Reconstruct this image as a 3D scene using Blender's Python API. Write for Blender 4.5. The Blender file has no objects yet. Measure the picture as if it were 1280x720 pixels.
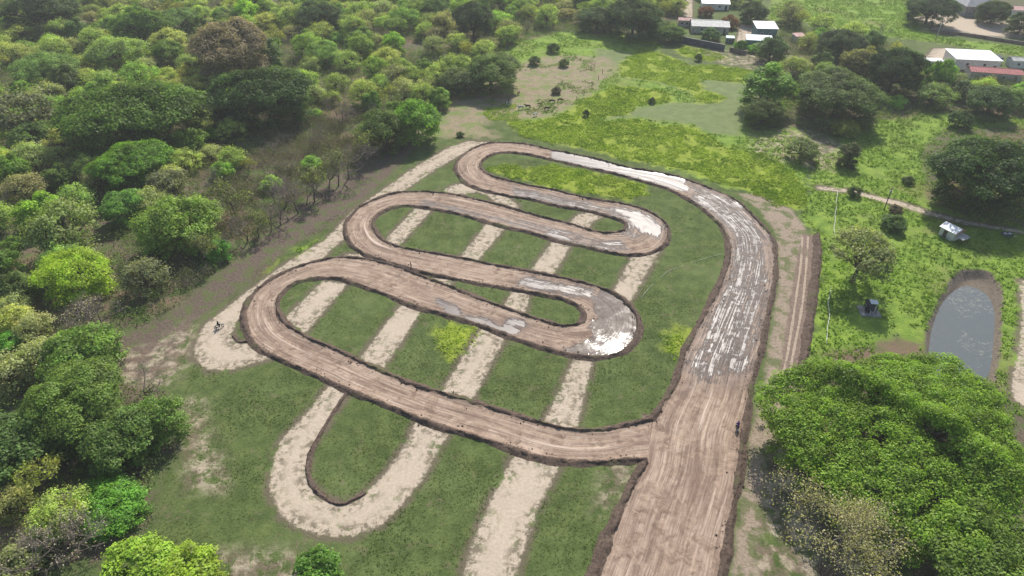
import bpy, bmesh, math, random
import numpy as np
from mathutils import Vector, Matrix
random.seed(7); rng = np.random.default_rng(11)
R = math.radians
sc = bpy.context.scene
col = sc.collection

# ------------------------------------------------------------------ camera
H = 85.0; F = 830.0; TH = R(36.5)
ct, st = math.cos(TH), math.sin(TH)
cam_d = bpy.data.cameras.new('camera'); cam = bpy.data.objects.new('camera', cam_d); col.objects.link(cam)
cam_d.sensor_width = 36; cam_d.lens = 36*F/1280; cam_d.clip_end = 6000; cam_d.clip_start = 0.5
cam.location = (0, 0, H); cam.rotation_euler = (R(90)-TH, 0, 0); sc.camera = cam

def G(px, py, z=0.0):
    """ground point (at height z) that the surveyed photo position stands for"""
    u = (px-640)/F; v = (py-360)/F
    t = (H-z)/(st+v*ct)
    return np.array([u*t, (ct-v*st)*t, z])
def PM(px, py, z=0.0):
    v = (py-360)/F
    return F*(st+v*ct)/(H-z)
def GP(pts): return np.array([G(x, y)[:2] for x, y in pts])
def proj(p):
    x, y, z = p[0], p[1], p[2]-H
    d = y*ct - z*st; up = y*st + z*ct
    return 640+F*x/d, 360-F*up/d

# ------------------------------------------------------------------ noise
class VN:
    def __init__(s, seed): s.t = np.random.default_rng(seed).random((256, 256))
    def __call__(s, x, y, sc_=1.0, oct_=3):
        x = np.asarray(x, float)/sc_; y = np.asarray(y, float)/sc_
        o = 0; a = 1; tot = 0
        for k in range(oct_):
            xi = np.floor(x).astype(int); yi = np.floor(y).astype(int)
            fx = x-xi; fy = y-yi; fx = fx*fx*(3-2*fx); fy = fy*fy*(3-2*fy)
            t = s.t
            v = (t[xi%256, yi%256]*(1-fx)+t[(xi+1)%256, yi%256]*fx)*(1-fy)+(t[xi%256, (yi+1)%256]*(1-fx)+t[(xi+1)%256, (yi+1)%256]*fx)*fy
            o = o+a*v; tot += a; a *= .5; x = x*2+17; y = y*2+31
        return o/tot
N1 = VN(1); N2 = VN(2); N3 = VN(3)

# ------------------------------------------------------------------ polygon tools
def inside(P, poly):
    x, y = P[:, 0], P[:, 1]; r = np.zeros(len(P), bool)
    q = np.roll(poly, -1, 0)
    for (x1, y1), (x2, y2) in zip(poly, q):
        if y1 == y2: continue
        c = ((y1 > y) != (y2 > y)) & (x < (x2-x1)*(y-y1)/(y2-y1)+x1)
        r ^= c
    return r
def dist_line(P, line):
    d = np.full(len(P), 1e9)
    for a, b in zip(line[:-1], line[1:]):
        ab = b-a; L = ab@ab
        if L < 1e-9: continue
        t = np.clip(((P-a)@ab)/L, 0, 1)
        e = P-a-t[:, None]*ab
        d = np.minimum(d, (e*e).sum(1))
    return np.sqrt(d)
def sdf(P, polys, lim=8.0):
    out = np.full(len(P), -float(lim))
    for poly in polys:
        lo = poly.min(0)-lim; hi = poly.max(0)+lim
        m = (P[:, 0] > lo[0]) & (P[:, 0] < hi[0]) & (P[:, 1] > lo[1]) & (P[:, 1] < hi[1])
        if not m.any(): continue
        Q = P[m]; d = dist_line(Q, np.vstack([poly, poly[:1]])); s = np.where(inside(Q, poly), d, -d)
        out[m] = np.maximum(out[m], np.clip(s, -lim, lim))
    return out
def catmull(pts, step=1.0, closed=False):
    pts = np.asarray(pts, float); n = len(pts); out = []
    for i in range(n-1 if not closed else n):
        if closed: p0, p1, p2, p3 = pts[(i-1) % n], pts[i], pts[(i+1) % n], pts[(i+2) % n]
        else: p0, p1, p2, p3 = pts[max(i-1, 0)], pts[i], pts[i+1], pts[min(i+2, n-1)]
        for t in np.linspace(0, 1, 8, endpoint=False):
            out.append(.5*((2*p1)+(-p0+p2)*t+(2*p0-5*p1+4*p2-p3)*t*t+(-p0+3*p1-3*p2+p3)*t**3))
    if not closed: out.append(pts[-1])
    else: out.append(out[0])
    return resample(np.array(out), step)
def resample(L, step):
    s = np.r_[0, np.cumsum(np.linalg.norm(np.diff(L, axis=0), axis=1))]
    n = max(2, int(s[-1]/step)+1); q = np.linspace(0, s[-1], n)
    return np.stack([np.interp(q, s, L[:, k]) for k in range(L.shape[1])], 1)
def smooth1(a, w):
    k = np.ones(w)/w; p = np.pad(a, ((w//2, w//2), (0, 0)), mode='edge')
    return np.stack([np.convolve(p[:, i], k, 'valid') for i in range(a.shape[1])], 1)[:len(a)]

# ------------------------------------------------------------------ survey of the photo
A_px = [(876,800),(899,720),(914,640),(921,600),(930,530),(938,480),(949,440),(957,400),(965,360),(968,330),(966,303),(959,290),(944,274),(922,253),(897,240),(860,226),(832,218),(785,210),(747,200),(710,192),(686,187.5),(661,181.5),(637,179),(611,180),(590,187.5),(574,200),(570.5,212),(579,225),(593,234),(630,244),(658,248.5),(700,258),(729,262.5),(757,269.6),(778,276.6),(784,282),(778,289.5),(761,292),(743,290),(710,280),(672.5,271),(644,262.6),(618.6,255.5),(588,248.5),(560,243),(530,240.5),(497,241.7),(473.7,248.4),(450,260),(435,277),(434,294),(443.4,309),(463.6,320.6),(497,330.7),(530.8,340.8),(571,349),(618,357.6),(665,366),(705.5,374.4),(725.6,384.4),(732.3,396),(725.6,405),(702,408),(665,397.9),(631.5,386),(598,374),(557.6,357.6),(517,342.5),(490.5,332.4),(460,325.7),(430,322.5),(403,325.7),(369.5,335.7),(339,350.8),(319,367.6),(307,387.8),(307,404.6),(314,423),(329,438),(356,451.6),(386,465),(413,476.8),(430,485),(463.6,498.5),(497,512),(524,523.7),(564,537),(604.7,549),(645,562),(671.9,570.7),(712,576.7),(752.5,577.4),(786,574),(809,575)]
B0_px = [(712,800),(746,720),(776,640),(796,600),(808,578)]
B1_px = [(816,527),(826,510),(845,480),(857,440),(878,400),(899,360),(910,330),(912,315),(909,297),(900,281),(882,264),(860,249),(836.6,237),(818,231),(771,218),(724,207.5),(700.6,202),(682,198),(661,193.4),(637,190.6),(618.6,192),(604.5,199),(600,208.7),(607,217),(625.6,224),(658,232),(691,238),(719,245),(747.5,251),(771,254),(794,259),(813,266),(829.5,278),(835,290),(832,303.6),(818,314),(794,318.8),(766,316.5),(729,308),(691,299),(663,290.5),(628,282.5),(590.5,272),(557.6,264),(530.8,259.5),(504,257.5),(483.7,262),(469,272),(466,285),(477,300),(497,309),(530.8,315.6),(571,322.5),(618,332),(665,341),(705.5,349),(745.8,359),(772.6,371),(791,388),(797.8,408),(791,428),(772.6,441.5),(739,446.6),(705.5,441.5),(665,430),(631.5,418),(598,406),(564,395),(530.8,386),(507,378),(473.7,365),(446.8,355),(430,349.5),(410,347.5),(386,349),(362.8,357.6),(347.7,372.7),(346,388),(356,404.6),(379.6,420),(403,431.5),(430,443),(470,462),(510.6,480),(564,496),(598,506),(638,519),(678.6,530.5),(719,538.8),(752.5,538.8),(786,532),(815,525)]
A = catmull(GP(A_px), 1.0); B0 = catmull(GP(B0_px), 1.0); B1 = catmull(GP(B1_px), 1.0)
B = resample(np.vstack([B0, B1]), 1.0)
track_poly = np.vstack([A, B[::-1]])

sand_px = [
 [(612,177),(585,176),(560,184),(520,207),(480,235),(440,263),(405,300),(376,317),(349,334),(312,361),(282,384),(255,405),(242,431),(242,448),(259,463),(289,463),(340,449),(326,436),(314,428),(297,427),(290,418),(299,400),(314,378),(345,352),(402,326),(414,314),(434,296),(434,276),(450,258),(474,247),(507,238),(545,212),(580,192),(600,184)],
 [(403,350),(436,354),(382,418),(354,398)],
 [(428,317),(452,316),(490,330),(462,328),(430,324)],
 [(477,303),(499,308),(545,258),(522,256)],
 [(553,238),(565,231),(583,228.6),(607,232),(632,243),(650,257),(648,265),(622,258),(611.5,246),(597,240),(581,243),(566,245)],
 [(446,450),(480,462),(530,386),(503,376)],
 [(540,343),(568,350),(564,361),(545,355)],[(571,325),(596,329),(634,283),(608,278)],
 [(708,281),(722,267),(740,264),(757,270),(742,277),(735,288)],
 [(548,492),(590,504),(634,420),(600,409)],[(628,385),(658,394),(664,365),(640,360)],[(659,341),(692,346),(716,304),(692,298)],
 [(676,531),(722,539),(744,444),(718,444)],[(765,364),(788,379),(826,313),(790,317)],
 [(644,562),(704,577),(675,634),(656,690),(645,725),(630,790),(555,790),(574,725),(584,690),(604,641)],
 [(411,480),(380,517),(349,550),(336,587),(335,614),(349,645),(373,662),(403,671),(440,672),(477,658),(507,628),(531,597),(548,567),(565,538),(519,524),(504,557),(480,591),(457,614),(430,629),(408,622),(391,607),(385,587),(395,554),(440,488)],
 [(1272,350),(1300,350),(1300,520),(1266,500),(1262,480),(1270,440),(1276,400)],
 [(1166,60),(1192,60),(1194,82),(1150,80)],[(925,30),(941,30),(941,56),(920,52)],[(852,-30),(866,-30),(866,22),(850,20)],
 [(1140,22),(1170,18),(1280,30),(1280,48),(1230,44),(1170,36)],
 [(1020,232),(1060,236),(1125,251),(1165,264),(1210,276),(1300,292),(1300,296),(1205,281),(1160,269),(1120,257),(1060,241),(1020,237)],
 ]
verge_px = [[(919,241),(950,262),(970,292),(974,330),(970,380),(962,430),(951,490),(940,540),(930,600),(920,680),(912,800),(935,800),(945,690),(956,620),(968,540),(992,480),(1000,330),(1010,290),(990,262),(950,243)]]
bare_px = [  # thin patchy bare soil among grass
 [(228,500),(250,500),(262,540),(285,590),(282,615),(255,612),(228,610),(232,570),(225,540)],
 [(130,455),(190,430),(240,400),(250,440),(215,480),(170,490)],
 [(270,690),(400,690),(400,740),(270,740)],
 [(940,165),(1000,160),(1050,180),(1045,215),(990,205),(940,195)],
 [(760,575),(800,580),(770,625),(745,640)],
 [(985,160),(1040,150),(1040,130),(1000,130)],
 [(780,360),(812,318),(824,316),(790,372)],
 [(975,480),(950,560),(930,640),(915,800),(1030,800),(1020,640),(1000,540)],
 [(860,60),(1000,70),(1010,95),(960,90),(900,80)],
 [(1150,15),(1300,20),(1300,50),(1150,40)]]
brown_px = [[(520,172),(560,130),(600,112),(650,80),(690,68),(760,72),(772,85),(745,112),(716,132),(690,145),(650,150),(612,146),(606,160),(625,172)]]
mud_px = [[(804,518),(822,520),(816,580),(802,577)],[(1003,292),(1022,296),(1021,320),(1015,374),(1005,441),(998,472),(972,482),(980,425),(992,351)]]
crop_px = [
 [(609,212),(630,206),(658,211),(691,206),(724,212),(761,220),(806,232),(806,243),(787,249),(760,246),(700,236),(650,225)],
 [(544,415),(562,403),(596,411),(591,428),(573,440),(564,452),(552,438)],
 [(832,420),(845,408),(862,412),(858,432),(846,446),(832,440)],
 [(633,150),(660,152),(697,146),(727,124),(772,107),(833,114),(842,127),(816,129),(795,133),(786,144),(760,145),(752,152),(800,148),(822,156),(865,157),(884,167),(900,180),(950,193),(985,210),(1010,240),(1000,262),(975,258),(940,240),(900,227),(860,215),(830,208),(780,200),(740,188),(690,178),(650,168)],
 [(773,80),(806,60),(846,74),(868,85),(880,111),(908,121),(900,129),(872,129),(864,116),(833,105),(812,101),(776,96)],
 [(866,82),(900,81),(946,91),(946,98),(930,104),(885,99),(866,96)],
 [(842,60),(860,58),(911,71),(910,76),(884,76),(850,69)],
 [(600,134),(612,128),(640,132),(650,150),(612,150)],
 [(310,330),(335,318),(352,322),(340,342),(318,348)],[(0,0),(1,0),(1,1)],
 ]
lush_px = [
 [(1010,240),(1020,200),(1045,190),(1060,150),(1100,140),(1150,130),(1300,150),(1300,520),(1200,520),(1100,470),(1020,470),(1003,470),(1012,430),(1022,370),(1026,310),(1020,292),(1000,270)],
 [(955,-60),(1140,-60),(1150,10),(1170,45),(1300,62),(1300,75),(1180,55),(1080,42),(1010,28),(960,25),(965,0)],
 [(640,150),(1010,265),(1010,130),(1000,100),(960,95),(900,100),(760,60),(700,100)],
 [(480,70),(500,60),(600,70),(640,20),(800,40),(830,60),(770,75),(600,95),(560,120),(500,110)],
 [(370,310),(400,300),(400,325),(372,330)]]
dull_px = [[(745,150),(795,135),(842,128),(872,130),(865,116),(812,101),(775,97),(772,85),(760,85),(745,112),(745,60),(860,76),(866,96),(885,100),(930,105),(955,95),(980,110),(950,130),(930,150),(925,170),(884,166),(865,156),(800,147)]]
forest_px = [[(-150,-80),(640,-80),(830,-80),(850,30),(840,46),(700,40),(640,55),(600,110),(540,150),(520,170),(490,205),(430,235),(350,290),(290,325),(240,370),(200,400),(150,440),(170,470),(225,505),(225,560),(200,600),(195,650),(150,700),(150,800),(-200,800),(-200,300)],
 [(985,20),(1010,40),(1090,45),(1130,60),(1160,80),(1280,100),(1300,150),(1180,140),(1100,150),(1080,160),(1040,170),(990,160),(940,165),(930,130),(950,90)],
 [(1150,190),(1180,160),(1300,160),(1300,290),(1220,275),(1160,250)],
 [(930,560),(960,500),(1010,450),(1120,420),(1230,460),(1320,560),(1320,800),(1000,800),(1000,660)]]
bank_px = [(1196,341),(1220,336),(1243,344),(1253,365),(1253,400),(1251,440),(1243,478),(1222,490),(1190,484),(1158,455),(1156,425),(1163,395),(1178,365)]
pond_px = [(1206,357),(1230,364),(1242,382),(1243,408),(1241,441),(1232,470),(1214,481),(1184,474),(1162,448),(1163,428),(1169,401),(1183,374)]
def P(l): return [GP(p) for p in l]
bank = catmull(GP(bank_px), 1, True)[:-1]; pond = catmull(GP(pond_px), 1, True)[:-1]

# ------------------------------------------------------------------ object helpers
def tag(o, label=None, cat=None, group=None, kind=None):
    if label: o['label'] = label
    if cat: o['category'] = cat
    if group: o['group'] = group
    if kind: o['kind'] = kind
    return o
def new_mesh_np(name, V, Fc, smooth=False, attrs=None):
    """V (n,3); Fc (m,3 or 4)"""
    me = bpy.data.meshes.new(name)
    V = np.ascontiguousarray(V, np.float32); Fc = np.ascontiguousarray(Fc, np.int32); k = Fc.shape[1]
    me.vertices.add(len(V)); me.vertices.foreach_set('co', V.ravel())
    me.loops.add(Fc.size); me.loops.foreach_set('vertex_index', Fc.ravel())
    me.polygons.add(len(Fc)); me.polygons.foreach_set('loop_start', np.arange(0, Fc.size, k, dtype=np.int32))
    me.polygons.foreach_set('loop_total', np.full(len(Fc), k, np.int32))
    if smooth: me.polygons.foreach_set('use_smooth', np.ones(len(Fc), bool))
    me.update(calc_edges=True)
    for n_, a in (attrs or {}).items():
        at = me.attributes.new(n_, 'FLOAT', 'POINT'); at.data.foreach_set('value', np.ascontiguousarray(a, np.float32))
    return me
def link(name, me, mat, parent=None, loc=None):
    o = bpy.data.objects.new(name, me); col.objects.link(o)
    if mat and not me.materials: me.materials.append(mat)
    if parent: o.parent = parent
    if loc is not None: o.location = loc
    return o
def empty(name, loc, rz=0):
    o = bpy.data.objects.new(name, None); col.objects.link(o); o.location = loc; o.rotation_euler.z = rz; o.empty_display_size = .3
    return o
class MB:
    def __init__(s): s.bm = bmesh.new()
    def box(s, c, size, rot=None, bevel=0):
        r = bmesh.ops.create_cube(s.bm, size=1); v = r['verts']
        M = Matrix.Translation(c) @ (rot.to_4x4() if rot else Matrix.Identity(4)) @ Matrix.Diagonal((*size, 1))
        bmesh.ops.transform(s.bm, matrix=M, verts=v)
        if bevel:
            es = list({e for x in v for e in x.link_edges}); bmesh.ops.bevel(s.bm, geom=es, offset=bevel, segments=2, affect='EDGES')
        return s
    def tube(s, pts, rad, n=8, caps=True):
        pts = [Vector(p) for p in pts]; rad = rad if hasattr(rad, '__len__') else [rad]*len(pts); rings = []
        for i, p in enumerate(pts):
            d = (pts[min(i+1, len(pts)-1)]-pts[max(i-1, 0)]).normalized()
            a = d.orthogonal().normalized() if i == 0 else (a-d*a.dot(d)).normalized()
            b = d.cross(a)
            rings.append([s.bm.verts.new(p+(a*math.cos(t)+b*math.sin(t))*rad[i]) for t in [2*math.pi*k/n for k in range(n)]])
        for r1, r2 in zip(rings, rings[1:]):
            for k in range(n): s.bm.faces.new((r1[k], r1[(k+1) % n], r2[(k+1) % n], r2[k]))
        if caps: s.bm.faces.new(rings[0][::-1]); s.bm.faces.new(rings[-1])
        return s
    def ball(s, c, size, seg=10):
        r = bmesh.ops.create_uvsphere(s.bm, u_segments=seg, v_segments=seg//2+2, radius=1)
        bmesh.ops.transform(s.bm, matrix=Matrix.Translation(c) @ Matrix.Diagonal((*size, 1)), verts=r['verts']); return s
    def ring(s, c, R1, r1, axis='y', n=20, m=8):
        rings = []
        for i in range(n):
            t = 2*math.pi*i/n; row = []
            for j in range(m):
                q = 2*math.pi*j/m; rr = R1+r1*math.cos(q)
                row.append(s.bm.verts.new((c[0]+rr*math.cos(t), c[1]+r1*math.sin(q), c[2]+rr*math.sin(t))))
            rings.append(row)
        for i in range(n):
            for j in range(m): s.bm.faces.new((rings[i][j], rings[i][(j+1) % m], rings[(i+1) % n][(j+1) % m], rings[(i+1) % n][j]))
        return s
    def poly(s, pts, faces):
        v = [s.bm.verts.new(p) for p in pts]
        for f in faces: s.bm.faces.new([v[i] for i in f])
        return s
    def build(s, name, mat, parent=None, smooth=False, loc=None):
        bmesh.ops.recalc_face_normals(s.bm, faces=s.bm.faces)
        me = bpy.data.meshes.new(name); s.bm.to_mesh(me); s.bm.free()
        if smooth:
            for p in me.polygons: p.use_smooth = True
        return link(name, me, mat, parent, loc)

# ------------------------------------------------------------------ materials
class NT:
    def __init__(s, name):
        s.m = bpy.data.materials.new(name); s.m.use_nodes = True; s.t = s.m.node_tree; s.t.nodes.clear()
        s.out = s.n('ShaderNodeOutputMaterial')
    def n(s, ty, **kw):
        x = s.t.nodes.new(ty)
        for k, v in kw.items(): setattr(x, k, v)
        return x
    def l(s, a, b): s.t.links.new(a, b)
    def put(s, sock, v):
        if hasattr(v, 'is_output') or isinstance(v, bpy.types.NodeSocket): s.l(v, sock)
        else: sock.default_value = v
    def attr(s, name): a = s.n('ShaderNodeAttribute'); a.attribute_name = name; return a.outputs['Fac']
    def noise(s, scale, detail=4, rough=.55, vec=None, dist=0, out='Fac'):
        a = s.n('ShaderNodeTexNoise'); a.inputs['Scale'].default_value = scale; a.inputs['Detail'].default_value = detail
        a.inputs['Roughness'].default_value = rough; a.inputs['Distortion'].default_value = dist
        s.l(vec if vec is not None else s.pos(), a.inputs['Vector']); return a.outputs[out]
    def pos(s):
        if not hasattr(s, '_p'): s._p = s.n('ShaderNodeNewGeometry').outputs['Position']
        return s._p
    def math(s, op, a, b=0.0, c=None, clamp=False):
        x = s.n('ShaderNodeMath', operation=op, use_clamp=clamp); s.put(x.inputs[0], a); s.put(x.inputs[1], b)
        if c is not None: s.put(x.inputs[2], c)
        return x.outputs[0]
    def ramp(s, v, lo, hi, a=0., b=1.):
        x = s.n('ShaderNodeMapRange', interpolation_type='SMOOTHSTEP'); s.put(x.inputs['Value'], v)
        x.inputs['From Min'].default_value = lo; x.inputs['From Max'].default_value = hi
        x.inputs['To Min'].default_value = a; x.inputs['To Max'].default_value = b; return x.outputs[0]
    def mix(s, f, a, b, blend='MIX'):
        x = s.n('ShaderNodeMix', data_type='RGBA', blend_type=blend)
        s.put(x.inputs[0], f); s.put(x.inputs[6], a if not isinstance(a, tuple) else (*a, 1)); s.put(x.inputs[7], b if not isinstance(b, tuple) else (*b, 1)); return x.outputs[2]
    def mapping(s, vec, scale=(1, 1, 1), rot=(0, 0, 0)):
        x = s.n('ShaderNodeMapping'); s.l(vec, x.inputs['Vector']); x.inputs['Scale'].default_value = scale; x.inputs['Rotation'].default_value = rot; return x.outputs[0]
    def bump(s, h, strength=.5, dist=.1, prev=None):
        x = s.n('ShaderNodeBump'); s.l(h, x.inputs['Height']); x.inputs['Strength'].default_value = strength; x.inputs['Distance'].default_value = dist
        if prev is not None: s.l(prev, x.inputs['Normal'])
        return x.outputs[0]
    def principled(s, base, rough=.8, spec=.3, normal=None, metal=0):
        x = s.n('ShaderNodeBsdfPrincipled'); s.put(x.inputs['Base Color'], base if not isinstance(base, tuple) else (*base, 1))
        s.put(x.inputs['Roughness'], rough); s.put(x.inputs['Specular IOR Level'], spec); x.inputs['Metallic'].default_value = metal
        if normal is not None: s.l(normal, x.inputs['Normal'])
        return x
    def end(s, sh): s.l(sh, s.out.inputs['Surface']); return s.m

def simple(name, c, rough=.7, spec=.3, var=.15, scale=3, metal=0, bump=0):
    n = NT(name); v = n.noise(scale, 5)
    dark = tuple(x*(1-var*1.6) for x in c); lite = tuple(min(1, x*(1+var)) for x in c)
    b = n.mix(n.ramp(v, .3, .7), dark, lite)
    nm = n.bump(n.noise(scale*3, 4), bump, .05) if bump else None
    return n.end(n.principled(b, rough, spec, nm, metal).outputs[0])

def mat_foliage(name='foliage', transl=.4):
    n = NT(name); oi = n.n('ShaderNodeObjectInfo'); tone = n.attr('tone')
    base = oi.outputs['Color']
    k = n.ramp(tone, 0, 1, .6, 2.1)
    kk = n.n('ShaderNodeCombineColor'); n.l(k, kk.inputs[0]); n.l(k, kk.inputs[1]); n.l(k, kk.inputs[2])
    c = n.mix(1.0, base, kk.outputs[0], 'MULTIPLY')
    # younger leaves yellower, some brown dead ones
    c = n.mix(n.ramp(n.noise(.55, 2), .5, .75, 0, .35), c, n.mix(1.0, c, (1.5, 1.15, .5), 'MULTIPLY'))
    d = n.n('ShaderNodeBsdfDiffuse'); n.l(c, d.inputs[0])
    t = n.n('ShaderNodeBsdfTranslucent'); n.l(n.mix(1.0, c, (1.35, 1.5, .45), 'MULTIPLY'), t.inputs[0])
    g = n.n('ShaderNodeBsdfGlossy'); g.inputs['Roughness'].default_value = .5; g.inputs['Color'].default_value = (1, 1, 1, 1)
    m1 = n.n('ShaderNodeMixShader'); m1.inputs[0].default_value = transl; n.l(d.outputs[0], m1.inputs[1]); n.l(t.outputs[0], m1.inputs[2])
    m2 = n.n('ShaderNodeMixShader'); m2.inputs[0].default_value = .012; n.l(m1.outputs[0], m2.inputs[1]); n.l(g.outputs[0], m2.inputs[2])
    return n.end(m2.outputs[0])
def mat_bark():
    n = NT('bark'); oi = n.n('ShaderNodeObjectInfo')
    c = n.mix(n.ramp(n.noise(2.5, 5, vec=n.mapping(n.pos(), (1, 1, .3))), .35, .7), n.mix(1.0, oi.outputs['Color'], (.55, .55, .55), 'MULTIPLY'), oi.outputs['Color'])
    return n.end(n.principled(c, .9, .2).outputs[0])
M_fol = mat_foliage(); M_bark = mat_bark()
def mat_weed(name, c1, c2, c3, transl=.3):
    n = NT(name); tone = n.attr('tone')
    c = n.mix(n.ramp(tone, .1, .8), c1, c2)
    c = n.mix(n.ramp(n.noise(.09, 3), .42, .62), c, n.mix(.55, c, c3))
    d = n.n('ShaderNodeBsdfDiffuse'); n.l(c, d.inputs[0])
    t = n.n('ShaderNodeBsdfTranslucent'); n.l(n.mix(1.0, c, (1.3, 1.4, .5), 'MULTIPLY'), t.inputs[0])
    m1 = n.n('ShaderNodeMixShader'); m1.inputs[0].default_value = transl; n.l(d.outputs[0], m1.inputs[1]); n.l(t.outputs[0], m1.inputs[2])
    return n.end(m1.outputs[0])

def mat_ground():
    n = NT('ground')
    fine = n.noise(2.2, 6, .65); mid = n.noise(.35, 5, .6); big = n.noise(.06, 4, .55); vf = n.noise(7, 4, .7)
    # lawn
    lawn = n.mix(n.ramp(mid, .3, .72), (.078, .112, .034), (.145, .185, .058))
    lawn = n.mix(n.ramp(fine, .35, .75, 0, .55), lawn, (.045, .07, .018))
    lawn = n.mix(n.ramp(big, .48, .66, 0, .5), lawn, (.15, .19, .07))
    lawn = n.mix(n.ramp(n.noise(.33, 7, .72, dist=.8), .56, .68, 0, .6), lawn, (.19, .155, .1))
    # lush grass on the right and far fields
    ne = n.math('MULTIPLY', n.math('SUBTRACT', mid, .5), 7.0)
    def mask(name, w=.5, amp=1.0, extra=None):
        e = n.math('ADD', n.attr(name), n.math('MULTIPLY', ne, amp))
        if extra is not None: e = n.math('ADD', e, extra)
        return n.ramp(e, -w, w)
    c = lawn
    lush = n.mix(n.ramp(mid, .3, .7), (.14, .23, .035), (.27, .38, .06))
    lush = n.mix(n.ramp(fine, .42, .7, 0, .6), lush, (.08, .14, .02))
    lush = n.mix(n.ramp(big, .5, .7, 0, .7), lush, (.2, .2, .07))
    c = n.mix(mask('lush', 1.6, 1.6), c, lush)
    dull = n.mix(n.ramp(mid, .3, .7), (.15, .19, .075), (.2, .24, .1))
    c = n.mix(mask('dull', 2.2, 1.0), c, dull)
    crop = n.mix(n.ramp(mid, .3, .7), (.19, .25, .03), (.32, .38, .05))
    crop = n.mix(n.ramp(fine, .45, .7, 0, .6), crop, (.09, .15, .02))
    c = n.mix(mask('crop', 1.4, .9), c, crop)
    # forest floor and litter
    ff = n.mix(n.ramp(fine, .3, .7), (.085, .066, .048), (.2, .155, .115))
    ff = n.mix(n.ramp(mid, .4, .6), ff, n.mix(fine, (.07, .1, .03), (.13, .17, .06)))
    ff = n.mix(n.ramp(big, .5, .64, 0, .6), ff, (.24, .15, .11))
    c = n.mix(mask('forest', 1.5, 1.4), c, ff)
    lt = n.mix(n.ramp(fine, .3, .7), (.085, .064, .05), (.19, .145, .112))
    lt = n.mix(n.ramp(mid, .47, .6, 0, .85), lt, (.11, .135, .05))
    c = n.mix(mask('litter', 1.2, .9), c, lt)
    # dry pasture
    br = n.mix(n.ramp(fine, .3, .7), (.23, .19, .11), (.37, .31, .2))
    br = n.mix(n.ramp(n.noise(.9, 6, .75), .55, .68), br, (.13, .12, .07))
    br = n.mix(n.ramp(mid, .45, .65, 0, .6), br, (.22, .17, .13))
    br = n.mix(n.ramp(n.noise(.2, 5), .47, .62), br, (.19, .23, .08))
    c = n.mix(mask('brown', 2.6, 1.4), c, br)
    # thin bare soil: breaks up with noise
    pat = n.noise(.45, 7, .72, dist=.5)
    bm_ = n.math('MULTIPLY', n.ramp(n.attr('bare'), -2.5, 2.5), n.ramp(pat, .41, .56))
    bs = n.mix(n.ramp(mid, .42, .6), (.2, .15, .11), (.48, .39, .3))
    c = n.mix(n.math('MULTIPLY', bm_, .85), c, bs)
    # sand paths: ragged gravelly edges, grass coming through
    sn = n.math('MULTIPLY', n.math('SUBTRACT', n.noise(1.1, 7, .68), .5), 2.2)
    se = n.math('ADD', n.attr('sand'), sn)
    sandc = n.mix(n.ramp(fine, .25, .75), (.42, .345, .262), (.545, .455, .355))
    sandc = n.mix(n.ramp(mid, .5, .75, 0, .45), sandc, (.4, .325, .245))
    sandc = n.mix(n.math('MULTIPLY', n.ramp(n.noise(4.5, 5, .8), .53, .62), n.ramp(n.attr('sand'), 1.7, .2, .12, .8)), sandc, (.22, .2, .12))
    # darker earth margin
    marg = n.math('MULTIPLY', n.ramp(n.math('ADD', n.attr('sand'), n.math('MULTIPLY', sn, .8)), -1.4, -.1), n.ramp(n.noise(.3, 4), .33, .52, 0, .9))
    c = n.mix(marg, c, (.15, .12, .085))
    sandm = n.ramp(se, .0, .55)
    grow = n.math('MULTIPLY', n.ramp(n.noise(.8, 7, .72, dist=.4), .46, .58), n.ramp(n.noise(.07, 3), .36, .5))
    grow = n.math('MULTIPLY', grow, n.ramp(n.attr('sand'), 3.4, 1.2))
    c = n.mix(n.math('MULTIPLY', sandm, n.math('SUBTRACT', 1.0, n.math('MULTIPLY', grow, .85))), c, sandc)
    # worn dirt shoulder beside the straight, half grown over
    vg = n.mix(n.ramp(fine, .3, .7), (.24, .185, .14), (.4, .32, .24))
    vg = n.mix(n.ramp(n.noise(.28, 6, .65, dist=.4), .47, .6, 0, .9), vg, n.mix(fine, (.09, .11, .04), (.17, .19, .08)))
    vg = n.mix(n.ramp(n.noise(1.8, 6, .75), .55, .7, 0, .6), vg, (.15, .11, .085))
    c = n.mix(mask('verge', .7, .35), c, vg)
    # ploughed mud strip
    geo = n.pos()
    mudn = n.noise(1.5, 5, .65)
    mud = n.mix(n.ramp(mudn, .3, .7), (.16, .115, .09), (.27, .2, .16))
    c = n.mix(mask('mud', .3, .25), c, mud)
    # bank of the pond
    bk = n.mix(n.ramp(fine, .3, .7), (.13, .105, .08), (.22, .18, .14))
    c = n.mix(mask('bank', .4, .35), c, bk)
    grassy = n.math('SUBTRACT', 1.0, sandm)
    h = n.math('ADD', n.math('MULTIPLY', fine, .6), n.math('MULTIPLY', vf, .5))
    h = n.math('MULTIPLY', h, n.ramp(grassy, 0, 1, .35, 1.0))
    nm = n.bump(h, .8, .28)
    return n.end(n.principled(c, .95, .12, nm).outputs[0])

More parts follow.
